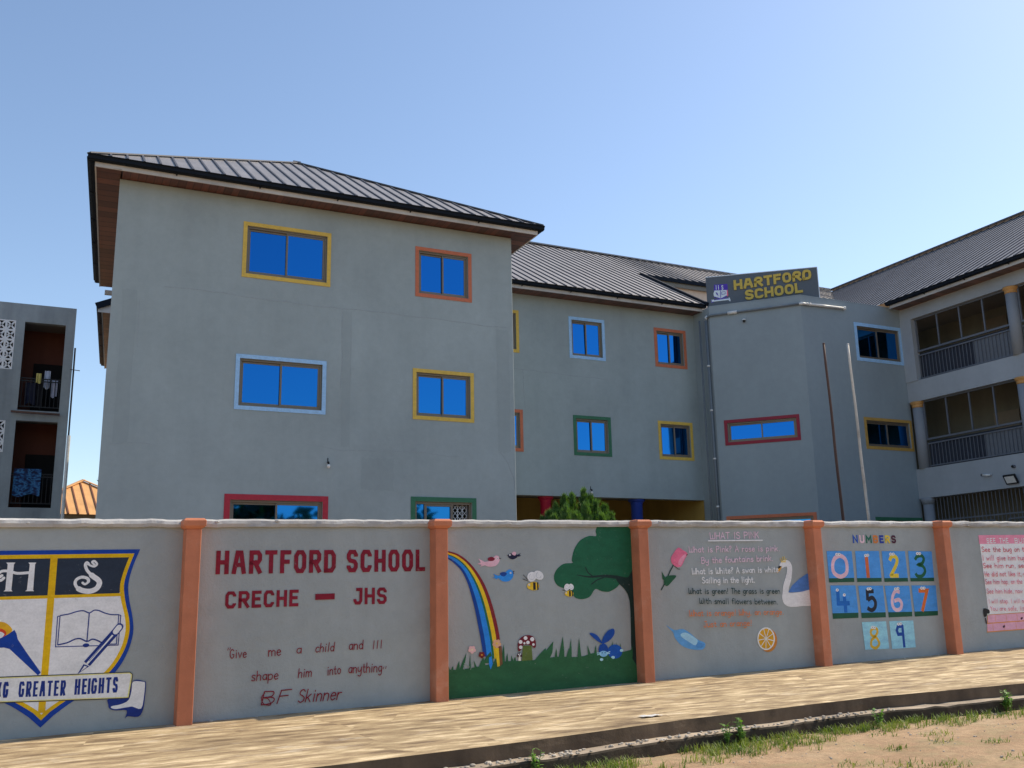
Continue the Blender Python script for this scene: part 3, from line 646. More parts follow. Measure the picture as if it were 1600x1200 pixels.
# roof: eave over the balconies, ridge parallel to it
roof = MB(); RX, RR = 32.95, 14.02; ex = 25.12
def rz(x): return 9.57+(x-ex)*(RR-9.57)/(RX-ex)
roof.add([(ex, 15.3, 9.57), (RX, 15.3, RR), (RX, 33.5, RR), (ex, 25.6, 9.57)], [(0, 1, 2, 3)], M['roof']); roof.add([(RX, 15.3, RR), (40.7, 15.3, 9.57), (40.7, 33.5, 9.57), (RX, 33.5, RR)], [(0, 1, 2, 3)], M['roof'])
y = 15.4
while y < 33.3:
    x0 = ex if y < 25.6 else ex+(y-25.6)/(33.5-25.6)*(RX-ex)
    rib(roof, (x0, y, rz(x0)), (RX, y, RR), M['seam']); y += 0.345
rf = roof.build('roof', M['roof'], right)
b = MB(); b.bar((RX, 15.3, RR+0.07), (RX, 33.5, RR+0.07), 0.3, 0.05); b.build('ridge_cap', M['seam'], rf)
eave(right, (25.28, 23.1, 0), (25.28, 15.3, 0), (-1, 0, 0), ST, trim=(0.05, 0), soffit_w=0.53, soffit_mat=M['soffit_y'])

# ------------------------------------------------------------------ rear block whose gable eave peeks out at left
rear = thing('rear_block', 'rear school roof corner with boarded soffit, just behind the front block at left', 'school block', (4.8, 33, -1.4))
b = MB(); b.box(1.55, 33.3, -1.5, 9.0, 41, ST); b.build('wall', M['school_wall'], rear)
b = MB(); gx = 0.80; gx2 = 1.30
b.add([(gx, 32.75, 9.52), (9, 32.75, 13.2), (9, 41.2, 13.2), (gx2, 41.2, 9.50)], [(0, 1, 2, 3)], M['roof'])
b.bar((gx, 32.74, 9.46), (9, 32.74, 13.14), 0.06, 0.20, m=M['gutter']); b.add([(gx+0.06, 32.80, 9.28), (9, 32.80, 9.28), (9, 32.80, 13.0), (gx+0.06, 32.80, 9.42)], [(0, 1, 2, 3)], M['fascia']); b.build('roof', None, rear)
eave(rear, (gx2+0.19, 41.0, 0), (gx+0.19, 32.82, 0), (-0.998, -0.06, 0), 9.28, trim=(0, 0), soffit_w=0.6, soffit_mat=M['soffit_y'])
# ------------------------------------------------------------------ lettering: brush-stroke alphabets
BLOCK = {   # unit box, drawn with square ended strokes
 'A': (1.0, '0,0 .32,1 .68,1 1,0;.17,.36 .83,.36'), 'B': (.9, '0,0 0,1 .75,1 1,.86 1,.64 .8,.52 0,.52;.8,.52 1,.38 1,.14 .75,0 0,0'),
 'C': (.9, '1,.74 1,.82 .78,1 .22,1 0,.82 0,.18 .22,0 .78,0 1,.18 1,.26'), 'D': (.92, '0,0 0,1 .72,1 1,.8 1,.2 .72,0 0,0'),
 'E': (.82, '1,1 0,1 0,0 1,0;0,.52 .85,.52'), 'F': (.82, '0,0 0,1 1,1;0,.50 .8,.50'), 'G': (.95, '1,.76 1,.82 .78,1 .22,1 0,.82 0,.18 .22,0 .78,0 1,.18 1,.46 .55,.46'),
 'H': (.92, '0,0 0,1;1,0 1,1;0,.5 1,.5'), 'I': (.01, '.5,0 .5,1'), 'J': (.8, '.2,1 1,1 1,.18 .78,0 .22,0 0,.18 0,.3'), 'K': (.9, '0,0 0,1;1,1 0,.42;.3,.55 1,0'),
 'L': (.8, '0,1 0,0 1,0'), 'M': (1.1, '0,0 0,1 .5,.4 1,1 1,0'), 'N': (.95, '0,0 0,1 1,0 1,1'), 'O': (.92, '*0,.8 .25,1 .75,1 1,.8 1,.2 .75,0 .25,0 0,.2'),
 'P': (.9, '0,0 0,1 .78,1 1,.84 1,.6 .78,.45 0,.45'), 'R': (.92, '0,0 0,1 .78,1 1,.86 1,.62 .78,.47 0,.47;.45,.47 1,0'),
 'S': (.88, '1,.74 1,.84 .78,1 .22,1 0,.84 0,.66 .2,.53 .8,.47 1,.34 1,.16 .78,0 .22,0 0,.16 0,.26'), 'T': (.9, '.5,0 .5,1;0,1 1,1'), 'U': (.92, '0,1 0,.2 .25,0 .75,0 1,.2 1,1'), 'W': (1.2, '0,1 .25,0 .5,.7 .75,0 1,1')}
HAND = {
 'a': (.46, '~.44,.48 .28,.60 .08,.46 .05,.20 .20,.04 .36,.12 .44,.34;.45,.60 .45,.02'), 'b': (.46, '0,1 0,0;~0,.36 .18,.58 .40,.48 .45,.26 .34,.05 .14,.02 0,.16'),
 'c': (.42, '~.40,.50 .24,.60 .06,.46 .03,.22 .18,.02 .40,.10'), 'd': (.46, '~.44,.36 .28,.58 .07,.48 .03,.24 .16,.03 .36,.08 .44,.26;.45,1 .45,0'),
 'e': (.44, '~.05,.32 .40,.36 .36,.54 .20,.60 .05,.44 .04,.20 .20,.01 .42,.12'), 'f': (.32, '~.36,.94 .22,1 .13,.86 .12,.5 .12,0;0,.58 .30,.58'),
 'g': (.46, '~.42,.50 .24,.60 .06,.46 .06,.18 .24,.06 .42,.24;~.44,.60 .44,.1 .40,-.24 .22,-.34 .04,-.24'), 'h': (.44, '0,1 0,0;~0,.40 .20,.59 .38,.48 .40,.3 .40,0'),
 'i': (.06, '.03,.60 .03,0;.03,.80 .04,.86'), 'k': (.42, '0,1 0,0;.38,.60 .02,.26;.14,.36 .40,0'), 'l': (.06, '.03,1 .03,0'),
 'm': (.70, '0,.60 0,0;~0,.40 .16,.59 .32,.46 .34,.3 .34,0;~.34,.40 .50,.59 .66,.46 .68,.3 .68,0'), 'n': (.44, '0,.60 0,0;~0,.40 .20,.59 .38,.48 .40,.3 .40,0'),
 'o': (.46, '*~.23,.60 .05,.46 .03,.22 .22,.01 .42,.18 .43,.44'), 'p': (.46, '0,.60 0,-.34;~0,.40 .20,.59 .40,.50 .45,.28 .34,.05 .14,.02 0,.16'),
 'r': (.34, '0,.60 0,0;~0,.36 .14,.56 .32,.56'), 's': (.40, '~.36,.52 .20,.60 .04,.48 .12,.34 .32,.26 .36,.10 .20,.0 .02,.08'), 't': (.34, '~.14,.88 .14,.2 .20,.03 .34,.06;0,.58 .32,.58'),
 'u': (.44, '~0,.60 0,.2 .14,.02 .32,.08 .42,.30;.43,.60 .43,0'), 'v': (.42, '0,.60 .2,0 .42,.60'), 'w': (.62, '0,.60 .14,.02 .30,.44 .46,.02 .60,.60'),
 'x': (.4, '0,.6 .4,0;.4,.6 0,0'), 'y': (.46, '~0,.60 .02,.26 .18,.14 .36,.24 .44,.44;~.45,.60 .44,.1 .38,-.26 .20,-.34 .04,-.24'),
 'A': (.56, '0,0 .28,1 .56,0;.10,.36 .46,.36'), 'B': (.50, '0,0 0,1;~0,1 .36,.96 .42,.76 .32,.58 0,.54;~0,.54 .40,.50 .50,.28 .36,.04 0,0'), 'F': (.46, '0,0 .06,1 .5,1;.03,.54 .4,.56'),
 'C': (.5, '~.48,.82 .30,1 .06,.78 .03,.3 .22,.02 .48,.16'), 'G': (.52, '~.46,.84 .26,1 .05,.78 .02,.34 .18,.04 .38,.06 .48,.30 .48,.42;.30,.42 .50,.42'), 'H': (.5, '0,0 0,1;.5,0 .5,1;0,.5 .5,.5'),
 'I': (.10, '.05,1 .05,0'), 'J': (.40, '~.34,1 .34,.3 .24,.02 .04,.06 0,.24;.12,1 .46,1'), 'K': (.46, '0,0 0,1;.44,1 0,.44;.14,.56 .46,0'), 'N': (.5, '0,0 0,1 .48,0 .48,1'), 'P': (.46, '0,0 0,1;~0,1 .38,.96 .46,.74 .36,.54 0,.48'),
 'S': (.48, '~.44,.84 .26,1 .05,.86 .06,.64 .26,.52 .45,.36 .44,.12 .22,0 .02,.12'), 'T': (.5, '0,1 .52,1;.26,1 .26,0'), 'U': (.5, '0,1 0,.1 .1,0 .4,0 .5,.1 .5,1'), 'W': (.66, '0,1 .04,.04 .32,.10 .33,.62;.33,.06 .62,.06 .66,1'), 'Y': (.5, '0,1 .25,.5 .5,1;.25,.5 .25,0'),
 'E': (.42, '.44,1 0,1 0,0 .44,0;0,.52 .36,.52'), '?': (.34, '~.02,.80 .14,1 .32,.92 .30,.70 .12,.55 .12,.30;.12,.06 .13,0'), '!': (.06, '.06,1 .03,.30;.02,.06 .03,0'), '.': (.05, '.02,.05 .04,.0'),
 ',': (.08, '.06,.08 .0,-.14'), '"': (.2, '.02,1 .06,.84;.14,1 .18,.84'), "'": (.08, '.05,1 .02,.84')}
def catmull(pts, closed=False, n=6):
    out = []; N_ = len(pts); rng_ = range(N_ if closed else N_-1)
    for i in rng_:
        p0 = pts[(i-1) % N_] if closed or i > 0 else pts[0]; p1 = pts[i]; p2 = pts[(i+1) % N_]; p3 = pts[(i+2) % N_] if closed or i+2 < N_ else pts[-1]
        for k in range(n):
            t = k/n; out.append(tuple(0.5*((2*b)+(-a+c)*t+(2*a-5*b+4*c-d)*t*t+(-a+3*b-3*c+d)*t**3) for a, b, c, d in zip(p0, p1, p2, p3)))
    if not closed: out.append(pts[-1])
    return out
def chaikin(pts, closed, it=2):
    for _ in range(it):
        o = []
        N_ = len(pts)
        for i in range(N_ if closed else N_-1):
            a, b = pts[i], pts[(i+1) % N_]; o += [(a[0]*.75+b[0]*.25, a[1]*.75+b[1]*.25), (a[0]*.25+b[0]*.75, a[1]*.25+b[1]*.75)]
        pts = o if closed else [pts[0]]+o[1:-1]+[pts[-1]]
    return pts
def parse(s):
    out = []
    for st in s.split(';'):
        closed = st.startswith('*'); st = st.lstrip('*'); sm = st.startswith('~'); st = st.lstrip('~')
        out.append(([tuple(map(float, q.split(','))) for q in st.split()], closed, sm))
    return out
class Surf:
    """a painted patch on a vertical plane; every stroke lies a hair above the one before"""
    def __init__(self, plane_point, start=0.002, step=0.00012): self.pp = plane_point; self.off = start; self.step = step; self.mb = MB()
    def nxt(self): self.off += self.step; return self.off
    def poly(self, pts, m): o = self.nxt(); self.mb.poly([self.pp(x, y, o) for x, y in pts], m)
    def stroke(self, pts, w, m, closed=False, round_=False, depth=0.0):
        o = self.nxt(); n = len(pts)
        if n < 2: return
        L = []; R_ = []
        for i in range(n):
            a = pts[i-1] if (i > 0 or closed) else None; b = pts[i]; c = pts[(i+1) % n] if (i < n-1 or closed) else None
            def un(p, q): l = hypot(q[0]-p[0], q[1]-p[1]) or 1e-9; return ((q[0]-p[0])/l, (q[1]-p[1])/l)
            d1 = un(a, b) if a else None; d2 = un(b, c) if c else None
            if d1 is None: d1 = d2
            if d2 is None: d2 = d1
            tx, ty = d1[0]+d2[0], d1[1]+d2[1]; l = hypot(tx, ty)
            if l < 0.3: tx, ty = d1; l = 1
            tx, ty = tx/l, ty/l; k = 1/max(0.5, tx*d1[0]+ty*d1[1])
            ww = (w[i] if isinstance(w, (list, tuple)) else w)*0.5*k
            L.append((b[0]-ty*ww, b[1]+tx*ww)); R_.append((b[0]+ty*ww, b[1]-tx*ww))
        V_ = [self.pp(x, y, o+depth) for x, y in L+R_]; fs = [(i, (i+1) % n, n+(i+1) % n, n+i) for i in range(n if closed else n-1)]
        self.mb.add(V_, fs, m)
        if depth:
            B_ = [self.pp(x, y, o) for x, y in L+R_]; VV = V_+B_; k = 2*n; E_ = []
            for i in range(n if closed else n-1): j = (i+1) % n; E_ += [(i, j, k+j, k+i), (n+j, n+i, k+n+i, k+n+j)]
            if not closed: E_ += [(0, k, k+n, n), (n-1, 2*n-1, k+2*n-1, k+n-1)]
            self.mb.add(VV, E_, m)
        if round_ and not closed:
            for e, sgn in ((0, 1), (n-1, -1)):
                q = pts[e]; ww = (w[e] if isinstance(w, (list, tuple)) else w)*0.5; pr = pts[1] if e == 0 else pts[-2]; a0 = atan2(q[1]-pr[1], q[0]-pr[0])
                fan = [(q[0]+ww*cos(a0+t), q[1]+ww*sin(a0+t)) for t in [pi*(k/5-0.5) for k in range(6)]]
                self.mb.add([self.pp(x, y, o) for x, y in fan], [tuple(range(6))], m)
    def ell(self, cx, cy, rx, ry, m, rot=0, n=20): self.poly([(cx+rx*cos(a)*cos(rot)-ry*sin(a)*sin(rot), cy+rx*cos(a)*sin(rot)+ry*sin(a)*cos(rot)) for a in [2*pi*k/n for k in range(n)]], m)
def frame_of(pl_pt, ox, oy, sc):
    """zoom-window coordinates of the survey sheet -> (x, h) on the plane"""
    return lambda zx, zy: pl_pt(ox+zx*sc, oy+zy*sc)
def letter(sf, table, ch, x, y, w, h, sw, m, ux, slope=0.0, jit=None, smooth_block=False, depth=0.0, squash=1.0, slant=0.0):
    for pts, closed, sm in parse(table[ch][1]):
        if table is BLOCK:
            pts = [(x+sw/2+px*(w-sw) if w > sw*1.05 else x+w/2, y+sw/2+py*(h-sw)) for px, py in pts]
            e = [(a, b) for a, b in pts]
            if not closed:                                # square ends reach the edge of the box
                for i, j in ((0, 1), (-1, -2)):
                    l = hypot(e[i][0]-e[j][0], e[i][1]-e[j][1]) or 1; dx, dy = (e[i][0]-e[j][0])/l, (e[i][1]-e[j][1])/l
                    if ch not in 'SCGJ': pts[i] = (e[i][0]+dx*sw*0.48, e[i][1]+dy*sw*0.48)
            if smooth_block: pts = chaikin(pts, closed, 2) if ch in 'OSCGDRBUJP' else pts
        else:
            kx = w/max(table[ch][0], .20); pts = [(x+(px+max(0, .20-table[ch][0])/2)*kx, y+py*h) for px, py in pts]
            if sm: pts = catmull(pts, closed, 5)
            if jit: pts = [(a+jit.uniform(-1, 1)*h*0.008, b+jit.uniform(-1, 1)*h*0.008) for a, b in pts]
        pts = [(a+(b-y)*slant, b+(a-ux)*slope) for a, b in pts]
        sf.stroke(pts, sw, m, closed, table is HAND, depth)
def text(sf, table, s, a, b, top, m, sw, gap=0.2, space=0.55, seed=1, **kw):
    """lay s between baseline points a and b (plane coordinates); top = height above a; sw = stroke / letter height"""
    h = top; L = b[0]-a[0]; slope = (b[1]-a[1])/L
    adv = []
    for ch in s: adv.append(space if ch == ' ' else (max(table[ch][0], sw) if table is BLOCK else max(table[ch][0], .20)))
    tot = sum(adv)+gap*(len(s)-1); k = L/tot; x = a[0]; jit = random.Random(seed)
    ms = m if isinstance(m, list) else [m]*len(s)
    for i, ch in enumerate(s):
        if ch != ' ': letter(sf, table, ch, x, a[1], adv[i]*k, h, sw*h, ms[i], a[0], slope, jit if table is HAND else None, **kw)
        x += (adv[i]+gap)*k

# ------------------------------------------------------------------ rooftop sign
sg = thing('rooftop_sign', 'grey signboard reading HARTFORD SCHOOL in gold letters, standing on the stair tower', 'sign', (20.9, 24.4, 9.42), )
qp = Plane(19.53, 25.55, 22.35-19.53, 23.27-25.55); SW_ = hypot(22.35-19.53, 23.27-25.55)
b = MB(); pbox(b, qp, 0, SW_, 9.44, 10.52, -0.10, 0.0); b.build('panel', M['sign_panel'], sg)
b = MB(); pbox(b, qp, SW_, SW_+0.02, 9.44, 10.54, -0.11, 0.008); pbox(b, qp, 0, SW_, 10.521, 10.545, -0.11, 0.008); b.build('edge_trim', M['steel'], sg)
for t in (0.5, 1.9, 3.2): b = MB(); b.bar(qp.p(t, 9.3, -0.2), qp.p(t, 10.4, -0.12), 0.04, 0.04, (1, 0, 0)); b.bar(qp.p(t, 9.3, -0.9), qp.p(t, 10.2, -0.12), 0.04, 0.04, (1, 0, 0)); b.build('bracing', M['rust'], sg)
qs = frame_of(lambda x, y: qp.tz(x, y), 1090, 410, 0.125); qpt = lambda t, z, o: qp.p(t, z, o)
sf = Surf(qpt, 0.002, 0.0005)
for s, A_, B_, T_ in (('HARTFORD', (455, 350), (1425, 212), (450, 226)), ('SCHOOL', (598, 476), (1318, 378), (590, 352))):
    a, b_, t_ = qs(*A_), qs(*B_), qs(*T_); text(sf, BLOCK, s, a, b_, t_[1]-a[1], M['gold'], 0.245, gap=0.10, smooth_block=True, depth=0.03)
sf.mb.build('lettering', None, sg)
sf = Surf(qpt, 0.002, 0.0006); vi = P(70, 50, 150); li = P(185, 195, 235); pk = P(210, 90, 120)
q = lambda *p_: [qs(*k) for k in p_]
sf.poly(q((205, 280), (372, 268), (375, 300), (380, 420), (290, 462), (205, 435)), vi); sf.poly(q((212, 352), (362, 345), (368, 410), (290, 450), (205, 425), (198, 390)), li)
sf.poly(q((364, 345), (376, 344), (384, 415), (366, 425)), pk); sf.stroke(q((284, 350), (290, 448)), 0.02, vi)
for ch, x in (('I', 222), ('I', 252), ('S', 300)):
    a = qs(x, 343); letter(sf, BLOCK, ch, a[0], a[1], 0.06, 0.16, 0.022, li, a[0])
sf.poly(q((170, 470), (400, 440), (412, 470), (408, 490), (385, 470), (200, 492), (172, 505)), li); sf.stroke(q((205, 470), (390, 447)), 0.025, vi); sf.stroke(q((175, 475), (178, 502), (205, 492)), 0.02, vi)
sf.poly(q((225, 375), (245, 380), (262, 420), (240, 405)), vi); sf.stroke(q((300, 370), (345, 365), (345, 395), (302, 402), (300, 370)), 0.014, vi)
sf.mb.build('crest', None, sg)

# ------------------------------------------------------------------ apartment house at far left
apt = thing('apartment_house', 'shabby grey apartment house with dark balconies and white breeze blocks, left edge', 'apartment house', (-1.5, 31.5, -1.4))
YL = 31.5; lp = Plane(0, YL, 1, 0); AR = 0.235
H1 = (-1.145, -0.03, 5.70, 8.39); H2 = (-1.15, -0.035, 2.84, 5.385); B1 = (-2.40, -1.385, 6.90, 8.40); B2 = (-2.45, -1.42, 4.43, 5.36); H3 = (-1.15, -0.035, -0.3, 2.45)
wb = MB(); facade(wb, lp, -6, AR, -1.5, 8.945, [H1, H2, H3, B1, B2], 0.22); wb.quad((AR, YL, -1.5), (AR, 40, -1.5), (AR, 40, 8.945), (AR, YL, 8.945)); wb.quad((-6, YL, 8.945), (AR, YL, 8.945), (AR, 40, 8.945), (-6, 40, 8.945)); wb.quad((-6, YL, -1.5), (-6, 40, -1.5), (-6, 40, 8.9), (-6, YL, 8.9))
wb.build('wall', M['apartment_wall'], apt)
b = MB(); b.quad((-6, 33.0, -1.5), (AR-0.01, 33.0, -1.5), (AR-0.01, 33.0, 8.9), (-6, 33.0, 8.9)); b.quad((AR-0.02, YL+0.23, -1.5), (AR-0.02, 33, -1.5), (AR-0.02, 33, 8.9), (AR-0.02, YL+0.23, 8.9)); b.build('balcony_wall', M['red_room'], apt)
for z in (2.7, 5.56, 8.5): b = MB(); b.box(-6, YL+0.23, z, AR-0.03, 33, z+0.13); b.build('floor_slab', M['ceiling'], apt)
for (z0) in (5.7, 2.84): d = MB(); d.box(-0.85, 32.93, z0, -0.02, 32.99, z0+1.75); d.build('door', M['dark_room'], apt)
for h_ in (H1, H2):
    r = MB()
    for z in (h_[2]+0.98, h_[2]+0.90, h_[2]+0.12): pbox(r, lp, h_[0], h_[1], z, z+0.03, -0.14, -0.11)
    for k in range(10): t = h_[0]+(h_[1]-h_[0])*(k+.5)/10; pbox(r, lp, t, t+0.016, h_[2]+0.12, h_[2]+0.98, -0.13, -0.115)
    r.build('railing', M['black'], apt)
for (t0, t1, z0, z1), ncol in ((B1, 4), (B2, 4)):
    s = MB(); c = (t1-t0)/ncol; rows_ = int(round((z1-z0)/c*0.85)); hh = (z1-z0)/rows_
    for i in range(ncol):
        for j in range(rows_):
            x0, x1, y0, y1 = t0+i*c, t0+(i+1)*c, z0+j*hh, z0+(j+1)*hh
            ring(s, lp, x0, x1, y0, y1, 0.028, -0.08, 0.004)
            for (e, f_) in (((x0, y0), (x1, y1)), ((x0, y1), (x1, y0))): s.bar(lp.p(*e, -0.04), lp.p(*f_, -0.04), 0.045, 0.08, lp.n)
            xm, ym = (x0+x1)/2, (y0+y1)/2
            s.bar(lp.p(x0, ym, -0.045), lp.p(xm-0.03, ym, -0.045), 0.02, 0.07, lp.n)
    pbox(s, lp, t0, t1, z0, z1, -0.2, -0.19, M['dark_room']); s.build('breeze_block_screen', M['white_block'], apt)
b = MB(); b.tube([(AR+0.06, YL-0.02, -1.4), (AR+0.06, YL-0.02, 5.0)], 0.05, 8, M['white_plastic']); b.tube([(AR+0.05, YL-0.02, 5.0), (AR+0.04, YL-0.02, 7.7)], 0.025, 8, M['black']); b.build('drain_pipe', None, apt)
b = MB(); b.bar((AR-0.05, YL-0.03, 7.02), (AR+0.22, YL-0.03, 7.0), 0.02, 0.02); b.build('metal_rod', M['rust'], apt); b = MB(); b.bar((-1.3, YL-0.12, 5.62), (0.0, YL-0.12, 5.60), 0.10, 0.05); b.build('balcony_ledge', M['rust'], apt)

# ------------------------------------------------------------------ orange roofed house beyond
oh = thing('orange_roofed_house', 'small house with sunlit orange metal hip roof, beyond the gap at left', 'house', (1.4, 52, -1.4))
Rz = Matrix.Rotation(radians(7), 3, 'Z'); oc = Vector((1.28, 51.6, 0))
def OH(x, y, z): v = Rz @ Vector((x, y, 0)); return (oc.x+v.x, oc.y+v.y, z)
b = MB(); hw, dp_, ze, za = 3.3, 3.3, 4.10, 5.99
b.add([OH(-hw, -dp_, ze), OH(hw, -dp_, ze), OH(0, 0, za), OH(0, 6, za), OH(hw, 9.3, ze), OH(-hw, 9.3, ze)], [(0, 1, 2), (1, 4, 3, 2), (5, 0, 2, 3), (4, 5, 3)], M['orange_roof'])
x = -hw+0.2
while x < hw:
    t = 1-abs(x)/hw; rib(b, OH(x, -dp_, ze), OH(x, -dp_*(1-t), ze+(za-ze)*t), M['orange_seam'], 0.06, 0.05); x += 0.42
for sx in (-1, 1): b.bar(Vector(OH(sx*hw, -dp_, ze+0.06)), Vector(OH(0, 0, za+0.06)), 0.2, 0.05, m=M['orange_roof'])
b.build('roof', None, oh)
b = MB(); 
for (xa, ya, xb, yb) in ((-3, -3, 3, -3), (3, -3, 3, 9), (3, 9, -3, 9), (-3, 9, -3, -3)): b.quad(OH(xa, ya, -1.6), OH(xb, yb, -1.6), OH(xb, yb, ze), OH(xa, ya, ze))
b.build('wall', M['cream'], oh)

# ------------------------------------------------------------------ street wall with painted panels
fence = thing('street_wall', 'long grey painted school wall with terracotta pillars, murals and lettering, along the pavement', 'wall', (8, wall_y(8), -1.3))
NRM = WN
def WPt(x, h, off=0.0): return Vector((x, wall_y(x), WZ+WK*x+h))+NRM*off
def Wxh(px, py):
    d = ray(px, py); k = WA/(d.y-WB*d.x); p_ = d*k; return p_.x, p_.z-WZ-WK*p_.x
PIL = [-1.86, 1.575, 4.855, 8.215, 11.825, 15.075, 18.45, 21.8]
bounds = [-5.2]+PIL+[25.2]
panels = []
for a, b_ in zip(bounds, bounds[1:]):
    m = MB(); n = 14; k = 9; vv = []
    for i in range(n+1):
        for j in range(k+1):
            x = a+(b_-a)*i/n; h = -0.06+(WH-0.09+0.06)*j/k
            vv.append(WPt(x, h, -0.0035*(1+mnoise.noise((x*0.8, h*0.8, 2.0))) if 0 < j < k else -0.001))
    m.add(vv, [(i*(k+1)+j, (i+1)*(k+1)+j, (i+1)*(k+1)+j+1, i*(k+1)+j+1) for i in range(n) for j in range(k)])
    m.quad(WPt(a, -0.06, -0.16), WPt(b_, -0.06, -0.16), WPt(b_, WH-0.09, -0.16), WPt(a, WH-0.09, -0.16)); m.quad(WPt(a, WH-0.09, -0.16), WPt(b_, WH-0.09, -0.16), WPt(b_, WH-0.09), WPt(a, WH-0.09))
    panels.append(m.build('wall_panel', M['fence_wall'], fence, smooth=True))
pan_crest, pan_name, pan_garden, pan_poem, pan_num, pan_bug = panels[1:7]
# mortar coping, trowelled by hand
m = MB(); rc_ = random.Random(11); x = -5.2; prof0 = [(0.035, 0.0), (0.046, 0.04), (0.040, 0.076), (-0.004, 0.100), (-0.15, 0.10), (-0.195, 0.07), (-0.195, 0.0)]
rings = []; K = len(prof0)
xs = frange(-5.2, 25.2, 0.06)
for x in xs:
    j1 = 0.013*mnoise.noise((x*1.1, 0, 8)); j2 = 0.011*mnoise.noise((x*4, 0, 4))+0.006*mnoise.noise((x*13, 0, 4))
    rings += [WPt(x, WH-0.095+z+(j1+j2 if z > 0 else j2*0.9), o+(0.014*mnoise.noise((x*2.3, z*30, 1))+0.008*mnoise.noise((x*11, z*30, 1)) if o > 0.03 else 0)) for o, z in prof0]
m.add(rings, [(i*K+j, i*K+(j+1) % K, (i+1)*K+(j+1) % K, (i+1)*K+j) for i in range(len(xs)-1) for j in range(K)])
for k in range(26):
    x = -1+k*0.78+rc_.uniform(-.3, .3); p_ = WPt(x, WH-0.05+rc_.uniform(-.03, .03), 0.042); m.ball(tuple(p_), rc_.uniform(.010, .022), 6, None, (1.6, 0.6, 0.8))
m.build('coping', M['coping'], fence, smooth=False)
for i, px_ in enumerate(PIL):
    a, b_ = px_-0.09, px_+0.09
    s = MB(); P_ = [WPt(x, h, o) for h in (-0.06, WH-0.13) for x, o in ((a, 0.21), (b_, 0.21), (b_, -0.17), (a, -0.17))]
    s.add(P_, [(0, 3, 2, 1), (4, 5, 6, 7), (0, 1, 5, 4), (1, 2, 6, 5), (2, 3, 7, 6), (3, 0, 4, 7)])
    pil = s.build('pillar', M['pillar'], fence, bevel=0.008)
    c = MB(); L_ = [(-0.13, 0.0, 0.01), (-0.095, 0.042, 0.045), (-0.03, 0.046, 0.05), (-0.002, 0.02, 0.025)]; V_ = []
    for (hh, dx, do) in L_: V_ += [WPt(x, WH+hh, o) for x, o in ((a-dx, 0.21+do), (b_+dx, 0.21+do), (b_+dx, -0.17-do), (a-dx, -0.17-do))]
    ap_ = WPt(px_, WH+0.016, 0.02); V_.append(ap_)
    c.add(V_, [(r*4+k, r*4+(k+1) % 4, (r+1)*4+(k+1) % 4, (r+1)*4+k) for r in range(3) for k in range(4)]+[(12+k, 12+(k+1) % 4, 16) for k in range(4)]+[(3, 2, 1, 0)])
    c.build('pillar_cap', M['pillar'], pil, bevel=0.006)

def fr(ox, oy, sc): return frame_of(Wxh, ox, oy, sc)
Z1, Z2, Z3, Z4, Z5 = fr(0, 780, .3167), fr(300, 800, .26667), fr(680, 800, .25), fr(1000, 800, .20833), fr(1260, 800, .2125)
Z8, Z9, Z10 = fr(0, 840, .15), fr(0, 990, .15), fr(1500, 820, .15)
def zz(f, pts): return [f(*p_) for p_ in pts]
def line(sf, table, s, f, A_, B_, T_, m, sw, **kw):
    a, b_, t_ = f(*A_), f(*B_), f(*T_); text(sf, table, s, a, b_, t_[1]-a[1], m, sw, **kw)

# --- panel: school crest
XC = Z9(420, 980)[0]
def mir(pts): return [(2*XC-x, h) for x, h in pts]
navy = P(10, 54, 136); gold_ = P(202, 158, 10); slate = P(34, 44, 58); white = P(206, 208, 214); ink = P(22, 44, 112); cream_ = P(212, 210, 204)
sf = Surf(WPt, 0.002, 0.00012)
def shield(top, side, tip):                                  # right half outline, mirrored
    r_ = zz(Z8, top)+side+[tip]
    return r_+[p_ for p_ in mir(r_)[::-1]]
side_n = catmull(zz(Z8, [(1460, 122), (1385, 300), (1338, 480), (1345, 640), (1382, 840), (1385, 1000)])+zz(Z9, [(1330, 190), (1210, 390), (1010, 560), (760, 705), (560, 850)]), n=4)
side_g = catmull(zz(Z8, [(1400, 165), (1335, 330), (1292, 490), (1305, 660), (1345, 850), (1345, 1000)])+zz(Z9, [(1285, 190), (1150, 390), (960, 540), (700, 690), (520, 815)]), n=4)
side_w = catmull(zz(Z8, [(1345, 205), (1285, 360), (1250, 500), (1258, 640), (1302, 840), (1303, 1000)])+zz(Z9, [(1240, 190), (1100, 390), (900, 520), (600, 712), (470, 805)]), n=4)
tipn, tipg, tipw = (XC, Z9(420, 980)[1]), (XC, Z9(420, 905)[1]), (XC, Z9(415, 845)[1])
for sd, tp, c in ((side_n, tipn, navy), (side_g, tipg, gold_), (side_w, tipw, white)):
    pts = sd+[tp]; pts = pts+mir(pts)[::-1][1:]
    sf.poly(pts, c)
top_w = side_w[0][1]
hb0, hb1 = Z8(600, 598)[1], Z8(600, 630)[1]
sl = [p_ for p_ in side_w if p_[1] > hb0]; q_ = [(XC, top_w)]+sl+[(sl[-1][0]-0.005, hb0), (XC, hb0)]
sf.poly(q_, slate); sf.poly(mir(q_)[::-1], slate)
gx = [p_ for p_ in side_g if abs(p_[1]-hb0) < 0.2][0][0]-0.03
sf.poly([(2*XC-gx, hb0), (gx, hb0), (gx, hb1), (2*XC-gx, hb1)], gold_)
sf.poly([(XC-0.037, top_w), (XC+0.037, top_w), (XC+0.037, tipg[1]+0.08), (XC-0.037, tipg[1]+0.08)], gold_)
